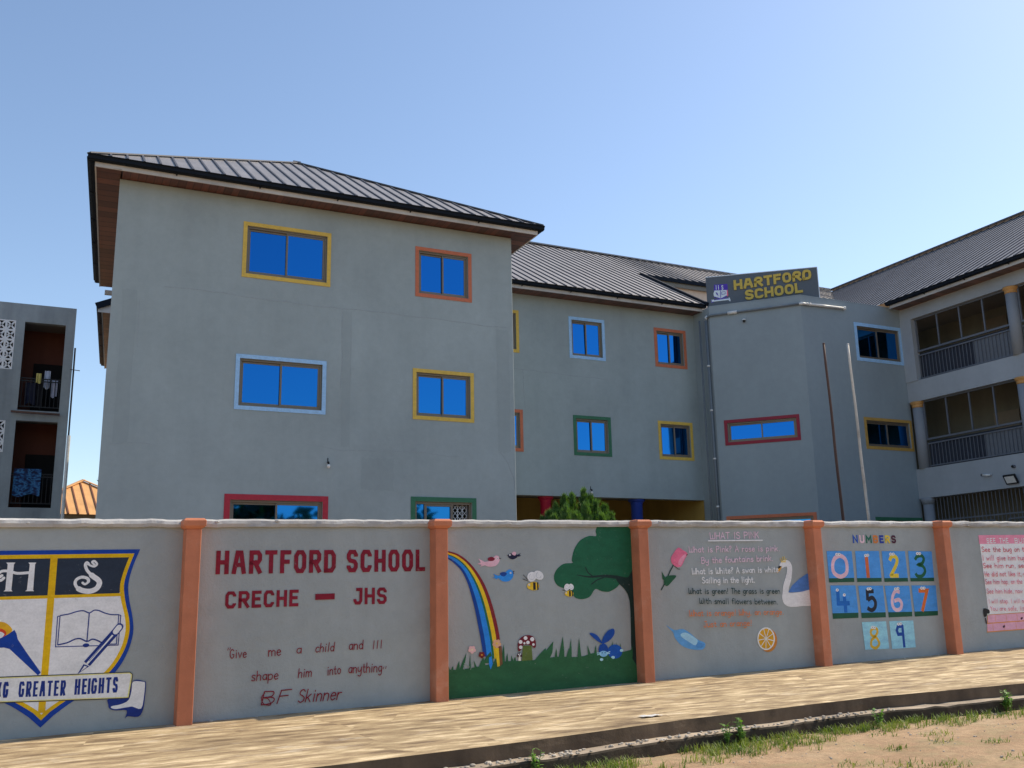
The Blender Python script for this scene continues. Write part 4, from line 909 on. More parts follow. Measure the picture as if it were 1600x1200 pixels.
# initials
sp_ = catmull(zz(Z8, [(985, 285), (960, 255), (985, 245), (1010, 275), (985, 300), (940, 290), (905, 262), (890, 290), (910, 345), (965, 400), (1020, 440), (1035, 480), (1000, 535), (920, 560), (830, 540), (785, 490), (795, 440), (850, 412), (910, 425), (920, 460), (885, 485), (860, 470)]), n=4)
nsp = len(sp_); ws = [0.024 if k < nsp*0.25 else 0.058 if nsp*0.4 < k < nsp*0.68 else 0.034 if k < nsp*.9 else 0.026 for k in range(nsp)]
sf.stroke(sp_, ws, white, round_=True)
for pts in ([(65, 260), (160, 260), (145, 280), (118, 545), (130, 560), (35, 560), (55, 545), (80, 280)], [(295, 260), (378, 260), (365, 280), (345, 545), (355, 558), (262, 558), (280, 545), (310, 280)]): sf.poly(zz(Z8, pts), white)
sf.stroke(catmull(zz(Z8, [(20, 395), (-5, 410), (-20, 385), (20, 350), (100, 350), (180, 372), (300, 365)]), n=4), 0.03, white, round_=True); sf.stroke(catmull(zz(Z8, [(40, 420), (10, 445), (-40, 440), (-60, 400), (-30, 360)]), n=4), 0.03, white, round_=True)
# torch
sf.poly(catmull(zz(Z8, [(-130, 1010), (-100, 920), (-20, 880), (50, 885), (110, 930), (125, 975), (60, 1040), (-20, 1070), (-90, 1060)]), True, 4), P(200, 150, 30)); sf.poly(catmull(zz(Z8, [(-70, 1010), (-30, 955), (20, 950), (65, 985), (50, 1030), (0, 1060), (-60, 1050)]), True, 4), P(190, 60, 35)); sf.poly(catmull(zz(Z8, [(-40, 1015), (0, 980), (45, 1005), (20, 1040), (-20, 1050)]), True, 4), white)
sf.poly(zz(Z8, [(-70, 1090), (0, 1050), (80, 1010), (150, 962), (172, 1000), (185, 1060), (275, 1195)])+zz(Z9, [(425, 405), (395, 435), (100, 160), (40, 145), (-40, 150)]), navy)
# book and pencil
bk = lambda pts, w, **k: sf.stroke(zz(Z8, pts), w, ink, **k)
bk([(600, 820), (578, 1138), (1230, 1120), (1258, 810), (1240, 805)], 0.010); bk([(600, 820), (625, 818), (600, 1118)], 0.010)
sf.stroke(catmull(zz(Z8, [(625, 812), (720, 795), (800, 770), (870, 762), (930, 785), (980, 757), (1030, 760), (1090, 785), (1160, 802), (1240, 803)]), n=3), 0.013, ink); bk([(930, 785), (905, 1080)], 0.012); bk([(1237, 805), (1212, 1108), (1120, 1110)], 0.010)
sf.stroke(catmull(zz(Z8, [(600, 1118), (700, 1095), (780, 1058), (840, 1053), (905, 1082), (960, 1058), (1010, 1070), (1060, 1095)]), n=3), 0.015, ink); sf.ell(*Z8(895, 1122), 0.035, 0.022, ink)
e0, e1 = Z8(1195, 990), Z9(905, 315); sf.stroke([e0, e1], 0.085, ink); sf.stroke([e0, e1], 0.022, white); sf.stroke([Z8(1185, 985), Z9(930, 285)], 0.006, ink)
sf.stroke([Z8(1245, 930), Z8(1200, 985)], 0.085, ink, round_=True); sf.stroke([Z8(1240, 935), Z8(1204, 980)], 0.062, white, round_=True)
sf.poly(zz(Z9, [(870, 318), (930, 340), (808, 420)]), ink); sf.poly(zz(Z9, [(880, 335), (908, 345), (838, 395)]), white)
# ribbon
tail = catmull(zz(Z9, [(1385, 492), (1495, 495), (1520, 515), (1512, 640), (1490, 790), (1440, 865), (1330, 860), (1300, 885), (1320, 800), (1200, 800), (1140, 780), (1128, 740), (1130, 680), (1300, 670)]), True, 3)
sf.poly(tail, ink); sf.poly(catmull(zz(Z9, [(1385, 500), (1490, 502), (1510, 520), (1500, 640), (1470, 780), (1380, 760), (1330, 765), (1210, 785), (1160, 775), (1165, 755), (1260, 735), (1340, 690), (1370, 590)]), True, 3), P(205, 212, 226))
sf.poly(zz(Z9, [(-700, 475), (1355, 398), (1382, 420), (1380, 460), (1345, 670), (1310, 676), (-700, 750)]), P(40, 38, 40)); sf.poly(zz(Z9, [(-690, 487), (1352, 406), (1374, 425), (1372, 460), (1338, 664), (1308, 668), (-690, 738)]), P(210, 196, 130)); sf.poly(zz(Z9, [(-690, 497), (1345, 416), (1362, 430), (1358, 465), (1325, 655), (1300, 659), (-690, 726)]), cream_)
line(sf, BLOCK, 'GREATER', Z9, (188, 662), (678, 645), (190, 500), ink, 0.145, gap=0.30); line(sf, BLOCK, 'HEIGHTS', Z9, (772, 638), (1222, 612), (775, 474), ink, 0.145, gap=0.30); line(sf, BLOCK, 'NG', Z9, (-50, 673), (80, 666), (-50, 508), ink, 0.145, gap=0.30)
sf.mb.build('crest_mural', None, pan_crest, label='shield crest with H and S, torch, open book, pencil and ribbon reading GREATER HEIGHTS')

# --- panel: school name
rd = P(112, 16, 36, 1.0, 0.22); rd2 = P(112, 12, 30, 1.0, 0.2)
sf = Surf(WPt, 0.002, 0.00012)
line(sf, BLOCK, 'HARTFORD SCHOOL', Z2, (137, 366), (1365, 346), (145, 226), rd, 0.185, gap=0.22, space=0.42)
sf.mb.build('name_lettering', None, pan_name, label='dark red block letters HARTFORD SCHOOL')
sf = Surf(WPt, 0.002, 0.00012)
line(sf, BLOCK, 'CRECHE', Z2, (193, 567), (623, 552), (196, 466), rd, 0.19, gap=0.2); line(sf, BLOCK, 'JHS', Z2, (945, 543), (1140, 538), (945, 445), rd, 0.19, gap=0.2); sf.stroke(zz(Z2, [(722, 498), (836, 494)]), 0.075, rd)
sf.mb.build('level_lettering', None, pan_name, label='dark red block letters CRECHE - JHS')
sf = Surf(WPt, 0.002, 0.00012)
for s, A_, B_, dy, sl_ in (("Give", (222, 858), (318, 853), 52, 0), ('me', (448, 845), (520, 840), 56, 0), ('a', (612, 830), (640, 828), 52, 0), ('child', (722, 823), (830, 815), 52, .12), ('and', (918, 808), (1000, 803), 54, .05), ("Ill", (1056, 803), (1112, 797), 48, .1), ('shape', (347, 990), (503, 980), 56, .05), ('him', (622, 972), (698, 963), 54, .08), ('into', (792, 957), (870, 948), 54, 0), ('anything', (915, 945), (1110, 936), 56, .05)):
    line(sf, HAND, s, Z2, A_, B_, (A_[0], A_[1]-dy), rd2, 0.092, gap=0.16, slant=sl_, seed=len(s))
for x, y in ((210, 795), (222, 793), (1120, 905), (1134, 903)): sf.stroke(zz(Z2, [(x+3, y), (x-2, y+16)]), 0.008, rd2)
for s, A_, B_, dy in (('BF', (405, 1130), (560, 1116), 76), ('Skinner', (618, 1116), (868, 1098), 74)): line(sf, HAND, s, Z2, A_, B_, (A_[0], A_[1]-dy), rd2, 0.085, gap=0.16, slant=.22)
sf.stroke(catmull(zz(Z2, [(425, 1060), (405, 1090), (420, 1125), (460, 1130), (445, 1095), (420, 1090)]), n=3), 0.010, rd2)
sf.mb.build('quote_lettering', None, pan_name, label='thin dark red handwritten quotation signed BF Skinner')

# --- panel: garden
def zell(s_, f, cx, cy, rx, ry, m, rot=0, n=18): s_.poly([f(cx+rx*cos(a)*cos(rot)-ry*sin(a)*sin(rot), cy+rx*cos(a)*sin(rot)+ry*sin(a)*cos(rot)) for a in [2*pi*k/n for k in range(n)]], m)
def fig(name, label, draw, par, base=0.002): s_ = Surf(WPt, base, 0.00012); draw(s_); s_.mb.build(name, None, par, label=label)
gr = P(36, 84, 52); gr2 = P(22, 82, 56); trunk = P(20, 42, 38)
def d_tree(s_):
    s_.poly(catmull(zz(Z3, [(1262, 72), (1120, 74), (1040, 70), (1012, 92), (1003, 120), (1005, 150), (960, 150), (905, 178), (868, 235), (853, 300), (858, 318), (800, 325), (755, 365), (742, 415), (765, 460), (820, 482), (850, 505), (875, 535), (915, 545), (965, 530), (1000, 482), (1040, 495), (1085, 498), (1130, 475), (1155, 450), (1200, 430), (1255, 400)]), True, 4), gr2)
    s_.poly(catmull(zz(Z3, [(1270, 330), (1225, 375), (1200, 408), (1130, 396), (1130, 420), (1150, 450), (1185, 485), (1208, 530), (1218, 590), (1222, 700), (1226, 860), (1240, 930), (1300, 935)]), True, 4), trunk)
    s_.stroke(catmull(zz(Z3, [(1200, 425), (1130, 408), (1050, 400), (960, 405), (885, 393)]), n=4), [.07-.06*k/16 for k in range(17)], trunk); s_.stroke(zz(Z3, [(985, 402), (955, 380), (938, 345)]), 0.018, trunk); s_.stroke(zz(Z3, [(1065, 405), (1010, 425), (975, 452)]), 0.018, trunk)
fig('tree_mural', 'painted dark green tree', d_tree, pan_garden)
ro = [(30, 232), (75, 243), (140, 262), (205, 308), (262, 375), (312, 460), (350, 560), (380, 670), (402, 780), (418, 930)]; ri = [(30, 265), (75, 290), (118, 320), (165, 370), (200, 440), (225, 520), (248, 610), (268, 710), (285, 800), (300, 900)]
def d_rain(s_):
    A_ = catmull(ro, n=4); B_ = catmull(ri, n=4)
    for f0, f1, c in ((0, .19, P(112, 30, 36)), (.19, .40, P(208, 168, 30)), (.40, .52, P(26, 92, 66)), (.52, .80, P(32, 118, 200)), (.80, 1.0, P(10, 55, 128))):
        e = [tuple(a+(b_-a)*f0 for a, b_ in zip(p_, q__)) for p_, q__ in zip(A_, B_)]; g_ = [tuple(a+(b_-a)*f1 for a, b_ in zip(p_, q__)) for p_, q__ in zip(A_, B_)]
        o = s_.nxt(); V_ = [WPt(*Z3(*p_), o) for p_ in e+g_]; n = len(e); s_.mb.add(V_, [(i, i+1, n+i+1, n+i) for i in range(n-1)], c)
fig('rainbow_mural', 'painted rainbow arc', d_rain, pan_garden)
def d_grass(s_):
    top = catmull([(60, 985), (150, 985), (260, 968), (430, 935), (520, 930), (620, 925), (760, 905), (900, 905), (1000, 880), (1100, 890), (1230, 860), (1300, 850)], n=4)
    o = s_.nxt(); n = len(top); bot = [(x, 1172-(x-75)*0.0905+6) for x, y in top]; s_.mb.add([WPt(*Z3(*p_), o) for p_ in top+bot], [(i, i+1, n+i+1, n+i) for i in range(n-1)], gr)
    blades = [(85, 965, 20, 0), (112, 962, 18, 8), (150, 930, 26, 12), (195, 880, 22, 40), (218, 885, 14, 2), (240, 925, 30, -25), (300, 905, 60, 10), (345, 872, 70, 15), (392, 885, 40, 6), (428, 825, 26, 6), (450, 880, 18, 2), (475, 895, 22, -10), (500, 905, 20, 4), (640, 905, 30, 10), (690, 850, 80, 45), (738, 808, 70, 70), (757, 850, 24, 4), (797, 775, 44, 10), (848, 788, 26, 8), (835, 850, 40, 4), (898, 785, 32, -4), (950, 830, 40, -30), (1003, 830, 30, 4), (1108, 805, 26, 6), (1130, 812, 26, -6), (1155, 815, 24, -14), (1232, 840, 40, 25)]
    for (tx, ty, w, lean) in blades:
        by = 945 if tx > 300 else 1000
        s_.poly(zz(Z3, [(tx-lean-w/2, by), (tx-lean*0.45-w*0.24, (ty+by)/2-8), (tx, ty), (tx-lean*0.35+w*0.26, (ty+by)/2), (tx-lean+w/2, by)]), gr)
    for a in ((215, 970, 180, 945), (220, 985, 235, 935), (180, 985, 178, 955)): s_.stroke(zz(Z3, [a[:2], a[2:]]), 0.01, P(120, 135, 128))
fig('grass_mural', 'painted band of dark green grass', d_grass, pan_garden)
fl = [(344, 900, 12, 40, P(32, 118, 200)), ]
def d_rain2(s_):
    s_.poly(zz(Z3, [(335, 910), (352, 900), (358, 950), (346, 985), (335, 950)]), P(32, 118, 200)); s_.poly(zz(Z3, [(372, 850), (396, 850), (403, 962), (388, 968)]), P(208, 168, 30)); s_.poly(zz(Z3, [(398, 850), (414, 838), (420, 950), (404, 962)]), P(105, 70, 44))
fig('rainbow_foot_mural', 'painted foot of the rainbow', d_rain2, pan_garden, 0.0058)
def flower(cx, cy, r, c, cc):
    def d(s_):
        s_.off += 0.005
        for k in range(5): a = 2*pi*k/5+0.3; zell(s_, Z3, cx+r*0.60*cos(a), cy+r*0.60*sin(a), r*0.46, r*0.46, c, 0, 12)
        zell(s_, Z3, cx, cy, r*0.26, r*0.26, cc, 0, 10)
    return d
fig('flower_mural', 'painted pink flower', flower(229, 860, 24, P(222, 160, 158), P(235, 190, 150)), pan_garden); fig('flower_mural', 'painted peach flower', flower(384, 822, 27, P(196, 150, 118), P(205, 165, 60)), pan_garden); fig('flower_mural', 'painted dark red flower', flower(290, 893, 20, P(104, 30, 30), P(200, 140, 40)), pan_garden)
def bird(body, tail, wing, wc, bc, eye, beak, bk_c):
    def d(s_):
        s_.poly(catmull(zz(Z3, body), True, 4), bc)
        for t in tail: s_.poly(zz(Z3, t), bc if bc is not None else wc)
        s_.poly(catmull(zz(Z3, wing), True, 4), wc); zell(s_, Z3, *eye, 6, 6, P(230, 230, 230), 0, 10); zell(s_, Z3, eye[0]+1, eye[1], 2.6, 2.6, M['black'], 0, 8)
        for k in beak: s_.poly(zz(Z3, k), bk_c)
    return d
pk1 = P(214, 160, 172)
fig('bird_mural', 'painted pink bird with dark red wing', bird([(300, 315), (340, 305), (365, 280), (385, 272), (402, 285), (400, 310), (380, 335), (345, 342), (315, 335)], [[(305, 310), (268, 290), (285, 315), (262, 325), (290, 330), (280, 342), (315, 332)]], [(328, 290), (350, 280), (372, 290), (362, 305), (335, 305)], P(112, 24, 44), pk1, (389, 290), [[(400, 284), (412, 290), (400, 294)]], P(60, 35, 35)), pan_garden)
nv = P(24, 26, 52)
fig('bird_mural', 'painted small navy bird', bird([(455, 270), (470, 258), (490, 262), (515, 268), (510, 285), (485, 296), (462, 288)], [[(508, 270), (536, 256), (526, 268), (537, 274), (520, 280)]], [(478, 262), (490, 248), (505, 255), (498, 272)], P(214, 160, 172), nv, (467, 268), [[(456, 266), (448, 270), (456, 274)]], nv), pan_garden)
bl = P(40, 122, 198)
fig('bird_mural', 'painted bright blue bird', bird([(390, 402), (430, 385), (455, 362), (475, 362), (488, 380), (484, 410), (460, 432), (425, 434), (400, 418)], [[(395, 400), (362, 386), (374, 402), (360, 412), (376, 412), (378, 422), (402, 410)]], [(405, 382), (430, 375), (448, 385), (432, 402), (412, 398)], P(20, 60, 130), bl, (471, 381), [[(484, 372), (496, 368), (488, 380)], [(486, 380), (496, 384), (486, 386)]], P(60, 35, 35)), pan_garden)
def bee(cx, cy, s, wings, ant):
    ye = P(206, 164, 40)
    def d(s_):
        s_.off += 0.005
        for (wx, wy, rx, ry, ro_) in wings:
            zell(s_, Z3, wx, wy, rx, ry, P(206, 208, 212), ro_, 16)
            s_.stroke([Z3(wx+rx*0.6*cos(a), wy+ry*0.55*sin(a)) for a in [2*pi*k/10 for k in range(8)]], 0.006, P(160, 165, 172))
        zell(s_, Z3, cx, cy, s, s*0.80, ye, 0, 20)
        for dx, w in ((0.08, 0.46), (0.70, 0.24)): s_.poly(zz(Z3, [(cx+(dx-w/2)*s, cy-s*0.72), (cx+(dx+w/2)*s, cy-s*0.66), (cx+(dx+w/2+.06)*s, cy+s*0.66), (cx+(dx-w/2+.04)*s, cy+s*0.74)]), M['black'])
        zell(s_, Z3, cx-s*0.82, cy, s*0.42, s*0.55, ye, 0, 14); zell(s_, Z3, cx-s*0.88, cy-s*0.2, s*0.18, s*0.22, P(232, 232, 232), 0, 10); zell(s_, Z3, cx-s*0.92, cy-s*0.18, s*0.08, s*0.1, M['black'], 0, 8)
        for (ax, ay, bx, by) in ant: s_.stroke(zz(Z3, [(ax, ay), (bx, by)]), 0.008, M['black'])
    return d
fig('bee_mural', 'larger painted bee with pale wings', bee(615, 463, 34, [(602, 405, 28, 32, .3), (645, 395, 26, 34, -.9)], [(575, 430, 545, 418), (580, 425, 548, 392)]), pan_garden); fig('bee_mural', 'smaller painted bee before the tree', bee(838, 510, 24, [(822, 470, 17, 22, .2), (848, 468, 16, 20, -.3)], [(810, 490, 793, 488)]), pan_garden)
def d_mush(s_):
    s_.off += 0.005
    s_.poly(zz(Z3, [(548, 835), (600, 835), (608, 925), (540, 930)]), P(82, 98, 44)); s_.poly(catmull(zz(Z3, [(518, 868), (516, 820), (535, 785), (570, 770), (605, 775), (625, 800), (627, 842), (615, 848), (600, 835), (570, 828), (545, 835), (535, 862)]), True, 4), P(96, 22, 34))
    for x, y, r in ((563, 788, 12), (605, 795, 13), (532, 812, 12), (578, 815, 11), (533, 845, 11), (612, 828, 8), (556, 820, 7)): zell(s_, Z3, x, y, r, r, P(228, 226, 224), 0, 12)
    s_.poly(catmull(zz(Z3, [(512, 905), (514, 885), (526, 877), (538, 888), (538, 905)]), True, 3), P(60, 28, 34)); s_.poly(zz(Z3, [(520, 905), (532, 905), (534, 930), (518, 930)]), P(195, 190, 178))
    for x, y in ((520, 890), (531, 888), (526, 899)): zell(s_, Z3, x, y, 4.5, 4.5, P(228, 226, 224), 0, 10)
fig('mushroom_mural', 'painted red mushroom with white spots', d_mush, pan_garden)
def d_rab(s_):
    s_.off += 0.005; c = P(14, 62, 136); c2 = P(18, 74, 152)
    s_.poly(catmull(zz(Z3, [(1042, 822), (1010, 805), (975, 775), (964, 758), (985, 757), (1015, 775), (1035, 805)]), True, 4), c); s_.poly(catmull(zz(Z3, [(1042, 822), (1048, 785), (1075, 745), (1105, 730), (1119, 738), (1115, 770), (1085, 805)]), True, 4), c)
    zell(s_, Z3, 1122, 872, 46, 44, c2, 0, 22); zell(s_, Z3, 1050, 862, 30, 40, c, 0, 20); zell(s_, Z3, 1050, 886, 26, 19, P(118, 168, 214), 0, 16)
    for x, y in ((1038, 922), (1110, 908), (1163, 865)): zell(s_, Z3, x, y, 11, 9, P(150, 190, 222), 0, 12)
    for e in (((1032, 880), (1008, 882)), ((1032, 886), (1010, 893)), ((1070, 880), (1092, 872)), ((1070, 886), (1090, 884))): s_.stroke(zz(Z3, e), 0.012, P(150, 190, 222))
    for x in (1042, 1060): zell(s_, Z3, x, 880, 4, 3, P(14, 40, 90), 0, 8)
fig('rabbit_mural', 'painted blue long eared rabbit', d_rab, pan_garden)
# --- panel: poem
pink = P(236, 172, 186); wht = P(214, 216, 218); dgr = P(12, 44, 40); brn = P(186, 106, 56)
sf = Surf(WPt, 0.002, 0.00012)
for i, (s, A_, B_, T_, m, sw) in enumerate([("WHAT IS PINK", (526, 205), (890, 196), (526, 156), pink, .14), ("What is Pink? A rose is pink.", (368, 304), (1045, 292), (368, 260), pink, .14), ("By the fountains brink.", (460, 386), (995, 366), (460, 342), pink, .14),
    ("What is White? A swan is white", (388, 468), (1032, 450), (388, 424), wht, .16), ("Sailing in the light.", (462, 534), (856, 528), (462, 490), wht, .16), ("What is green! The grass is green", (360, 614), (1042, 612), (360, 572), dgr, .14),
    ("With small flowers between.", (440, 688), (1025, 692), (440, 646), dgr, .14), ("What is orange! Why, an orange.", (363, 782), (1066, 768), (363, 738), brn, .14), ("Just an orange!", (470, 864), (826, 852), (470, 820), brn, .14)]):
    line(sf, HAND, s, Z4, A_, B_, T_, m, sw, gap=0.15, space=0.32, seed=i+20)
sf.stroke(zz(Z4, [(499, 217), (908, 213)]), 0.018, wht); sf.mb.build('poem_lettering', None, pan_poem, label='poem in pink, white, green and orange handwriting headed WHAT IS PINK')
def d_rose(s_):
    a = P(198, 96, 124); b_ = P(214, 130, 150)
    s_.stroke(catmull(zz(Z4, [(252, 395), (228, 440), (205, 490), (180, 545), (158, 586)]), n=3), 0.020, P(26, 52, 44)); s_.poly(catmull(zz(Z4, [(272, 478), (240, 520), (205, 555), (180, 540), (182, 500), (210, 478)]), True, 4), P(24, 74, 48)); s_.poly(zz(Z4, [(163, 446), (188, 490), (185, 520), (168, 500)]), P(24, 74, 48))
    s_.poly(catmull(zz(Z4, [(250, 310), (285, 268), (320, 285), (355, 312), (335, 355), (310, 405), (275, 412), (240, 385), (232, 345)]), True, 4), a); s_.poly(catmull(zz(Z4, [(300, 350), (330, 320), (345, 322), (325, 365), (305, 400), (285, 385)]), True, 4), b_); s_.stroke(zz(Z4, [(258, 405), (285, 428), (300, 428)]), 0.010, P(26, 52, 44)); s_.stroke(zz(Z4, [(345, 325), (358, 318)]), 0.012, P(70, 36, 44))
fig('rose_mural', 'painted pink rose on a stem', d_rose, pan_poem)
def d_feather(s_):
    s_.poly(catmull(zz(Z4, [(195, 848), (255, 885), (320, 878), (370, 905), (430, 955), (488, 985), (470, 1030), (385, 1030), (310, 1000), (262, 945), (245, 900)]), True, 4), P(84, 140, 188)); s_.poly(catmull(zz(Z4, [(305, 915), (345, 905), (400, 935), (432, 965), (412, 1000), (360, 970), (315, 940)]), True, 4), P(142, 182, 216)); s_.poly(zz(Z4, [(432, 975), (485, 990), (462, 1022), (415, 1015)]), P(70, 124, 176))
fig('feather_mural', 'painted pale blue feather', d_feather, pan_poem)
def d_slice(s_):
    zell(s_, Z4, 962, 962, 66, 88, P(176, 112, 44), 0, 26); zell(s_, Z4, 945, 950, 66, 86, P(220, 214, 196), 0, 26); zell(s_, Z4, 945, 950, 57, 76, P(188, 138, 28), 0, 26)
    for k in range(9): a = 2*pi*k/9+.2; s_.stroke(zz(Z4, [(945, 950), (945+58*cos(a), 950+78*sin(a))]), 0.013, P(220, 214, 196))
fig('orange_slice_mural', 'painted orange slice with white segments', d_slice, pan_poem)
def d_swan(s_):
    s_.poly(zz(Z4, [(1112, 604), (1140, 552), (1190, 505), (1252, 462), (1280, 470), (1300, 592)]), P(72, 112, 172))
    w = P(210, 210, 220)
    s_.poly(catmull(zz(Z4, [(1115, 604), (1200, 600), (1310, 584), (1320, 692), (1220, 705), (1130, 712), (1085, 692), (1066, 650), (1068, 610), (1085, 560)]), True, 5), w)
    s_.stroke(catmull(zz(Z4, [(1062, 400), (1085, 385), (1112, 392), (1122, 430), (1112, 500), (1095, 560), (1090, 620)]), n=5), [.10, .10, .10, .105, .11, .115, .12]+[.11]*6+[.115]*6+[.13]*12, w, round_=True)
    s_.poly(zz(Z4, [(1048, 405), (1064, 410), (1050, 440), (1028, 460), (1034, 425)]), P(190, 140, 60)); s_.poly(zz(Z4, [(1040, 405), (1062, 404), (1050, 420), (1034, 425)]), P(22, 20, 22))
    for e in ((1062, 372, 1050, 348), (1072, 372, 1068, 335), (1080, 372, 1082, 332), (1088, 372, 1096, 348)): s_.stroke(zz(Z4, [e[:2], e[2:]]), 0.014, P(204, 172, 76))
    s_.stroke(zz(Z4, [(1058, 374), (1092, 374)]), 0.016, P(204, 172, 76))
fig('swan_mural', 'painted white swan with a yellow crown', d_swan, pan_poem)
# --- panel: numbers
sf = Surf(WPt, 0.002, 0.00012)
line(sf, BLOCK, 'NUMBERS', Z5, (343, 229), (660, 230), (343, 169), [P(30, 74, 158), P(204, 168, 178), P(26, 92, 74), P(184, 110, 52), P(30, 52, 136), P(196, 170, 60), P(66, 24, 44)], 0.24, gap=0.28)
sf.mb.build('numbers_heading', None, pan_num, label='multicoloured heading NUMBERS')
tb = P(64, 132, 200); tb2 = P(134, 184, 222, 1, .18); bar_ = P(18, 72, 52); eye_w = P(226, 228, 230)
TILES = [([(148, 287), (332, 288), (352, 484), (165, 487)], [(165, 487), (350, 484), (352, 514), (167, 518)]), ([(358, 287), (532, 287), (552, 484), (372, 486)], [(372, 486), (552, 484), (553, 512), (374, 515)]), ([(553, 288), (724, 288), (745, 484), (573, 486)], [(573, 486), (745, 484), (747, 511), (575, 514)]), ([(747, 287), (920, 290), (938, 483), (764, 485)], [(764, 485), (938, 483), (939, 509), (766, 511)]),
    ([(175, 540), (360, 540), (382, 740), (192, 745)], [(192, 745), (382, 740), (382, 778), (195, 786)]), ([(380, 542), (562, 542), (582, 737), (403, 741)], [(403, 741), (582, 737), (584, 774), (406, 781)]), ([(575, 542), (755, 542), (777, 733), (602, 737)], [(602, 737), (777, 733), (778, 767), (605, 775)]), ([(772, 540), (950, 540), (966, 727), (795, 732)], [(795, 732), (966, 727), (967, 760), (797, 769)]),
    ([(407, 810), (585, 803), (609, 1005), (432, 1013)], None), ([(608, 803), (785, 797), (804, 995), (630, 1008)], None)]
DIG = [('*~', [(245, 322), (205, 345), (192, 400), (205, 450), (250, 475), (292, 450), (298, 395), (283, 345)], 24, (222, 166, 178), [(222, 312), (240, 312)]), ('', [(440, 330), (455, 484)], 27, (186, 92, 48), [(434, 320), (450, 318)]),
    ('~', [(612, 358), (622, 332), (645, 325), (665, 345), (662, 380), (640, 430), (622, 466), (640, 468), (678, 468)], 24, (214, 176, 52), [(618, 310), (637, 310)]), ('~', [(798, 352), (812, 328), (845, 322), (862, 345), (850, 378), (822, 388), (855, 398), (872, 435), (850, 470), (815, 470), (802, 450)], 21, (22, 84, 56), [(815, 305), (832, 306)]),
    ('', [(230, 580), (234, 672), (318, 670)], 26, (16, 92, 170), [(226, 574), (278, 610)]), ('', [(494, 582), (446, 584), (450, 650)], 24, (26, 28, 40), [(452, 566), (468, 564)]), ('~', [(685, 590), (655, 582), (634, 620), (632, 680), (655, 718), (690, 712), (700, 675), (680, 645), (645, 655)], 22, (222, 166, 178), [(654, 566), (672, 562)]),
    ('', [(824, 578), (886, 578), (852, 730)], 25, (188, 96, 40), [(846, 560), (864, 560)]), ('*~', [(500, 855), (475, 870), (478, 905), (505, 918), (522, 935), (535, 970), (510, 1000), (478, 985), (478, 945), (500, 920), (520, 890), (518, 862)], 17, (196, 156, 44), [(484, 848), (500, 850)]),
    ('', [(708, 838), (672, 842), (664, 870), (675, 900), (714, 896)], 20, (14, 62, 136), [(676, 824), (692, 822)])]
for i, ((tl, br_), (fl_, pts, w, c, eyes)) in enumerate(zip(TILES, DIG)):
    s_ = Surf(WPt, 0.002, 0.00012); s_.poly(zz(Z5, tl), tb if i < 8 else tb2)
    if br_: s_.poly(zz(Z5, br_), bar_)
    cl = '*' in fl_; pp = zz(Z5, pts); pp = catmull(pp, cl, 5) if '~' in fl_ else pp
    wm = w*0.2125*(12.5+0.35*i)/1000; wm = w*0.0030; s_.stroke(pp, wm, P(*c), cl)
    if i == 4: s_.stroke(zz(Z5, [(278, 622), (290, 740)]), wm, P(*c))
    if i == 5: s_.stroke(catmull(zz(Z5, [(450, 648), (482, 630), (506, 660), (504, 700), (480, 722), (448, 706)]), n=5), wm, P(*c))
    if i == 9: s_.stroke(zz(Z5, [(704, 832), (720, 996)]), wm, P(*c))
    for (x, y) in eyes: zell(s_, Z5, x, y, 10.5, 11.5, eye_w, 0, 12); zell(s_, Z5, x+2, y-1, 3, 3.5, P(30, 30, 34), 0, 8)
    s_.mb.build('number_tile', None, pan_num, label='painted blue tile with the number %d' % i)
# --- panel: poem board on the right
sf = Surf(WPt, 0.002, 0.00012)
hd = P(218, 124, 146); bw_ = P(208, 208, 214); lp_ = P(204, 148, 166); og = P(190, 122, 66); cr = P(176, 40, 66, 1, .2)
x0, h0 = Z10(190, 108); x1, h1 = Z10(205, 200); xb, h2 = Z10(280, 935); _, h3 = Z10(260, 1030); _, h4 = Z10(240, 1125); XR_ = 18.2
sl_ = 0.0
sf.poly([(x0, h0), (XR_, h0), (XR_, h1), (x0, h1)], hd); sf.poly([(x0+.01, h1), (XR_, h1), (XR_, h2), (x0+.02, h2)], bw_)
sf.poly([(x0-.02, h2-.004), (XR_, h2-.004), (XR_, h4), (x0-.09, h4)], og); sf.poly([(x0-.01, h2-.015), (XR_, h2-.015), (XR_, h3+.012), (x0-.03, h3+.012)], lp_); sf.poly([(x0-.06, h3-.008), (XR_, h3-.008), (XR_, h4+.018), (x0-.07, h4+.018)], lp_)
for k in range(7): sf.stroke([(x0+0.2+k*0.32, h2-0.03), (x0+0.2+k*0.32, h3+.03)], 0.01, og); sf.stroke([(x0+0.1+k*0.34, h3-.02), (x0+0.1+k*0.34, h4+.03)], 0.01, og)
for (x, y) in ((640, 975), (455, 1060)):
    a = Z10(x, y); sf.ell(a[0], a[1], 0.035, 0.022, P(56, 22, 44), 0.3, 12); sf.ell(a[0]+0.025, a[1]+0.012, 0.014, 0.014, P(56, 22, 44), 0, 8)
sf.poly(catmull(zz(Z10, [(243, 872), (300, 885), (306, 920), (290, 930), (262, 960), (246, 948)]), True, 3), P(20, 20, 22)); sf.stroke(zz(Z10, [(262, 970), (275, 1030)]), 0.03, P(50, 24, 30)); sf.ell(*Z10(290, 935), 0.03, 0.02, P(170, 172, 160))
text(sf, BLOCK, 'SEE THE', Z10(278, 192), Z10(505, 190), Z10(278, 138)[1]-Z10(278, 192)[1], wht, .16, gap=.3, space=.7); text(sf, BLOCK, 'BUG', Z10(568, 190), Z10(690, 190), Z10(568, 138)[1]-Z10(568, 190)[1], wht, .16, gap=.3)
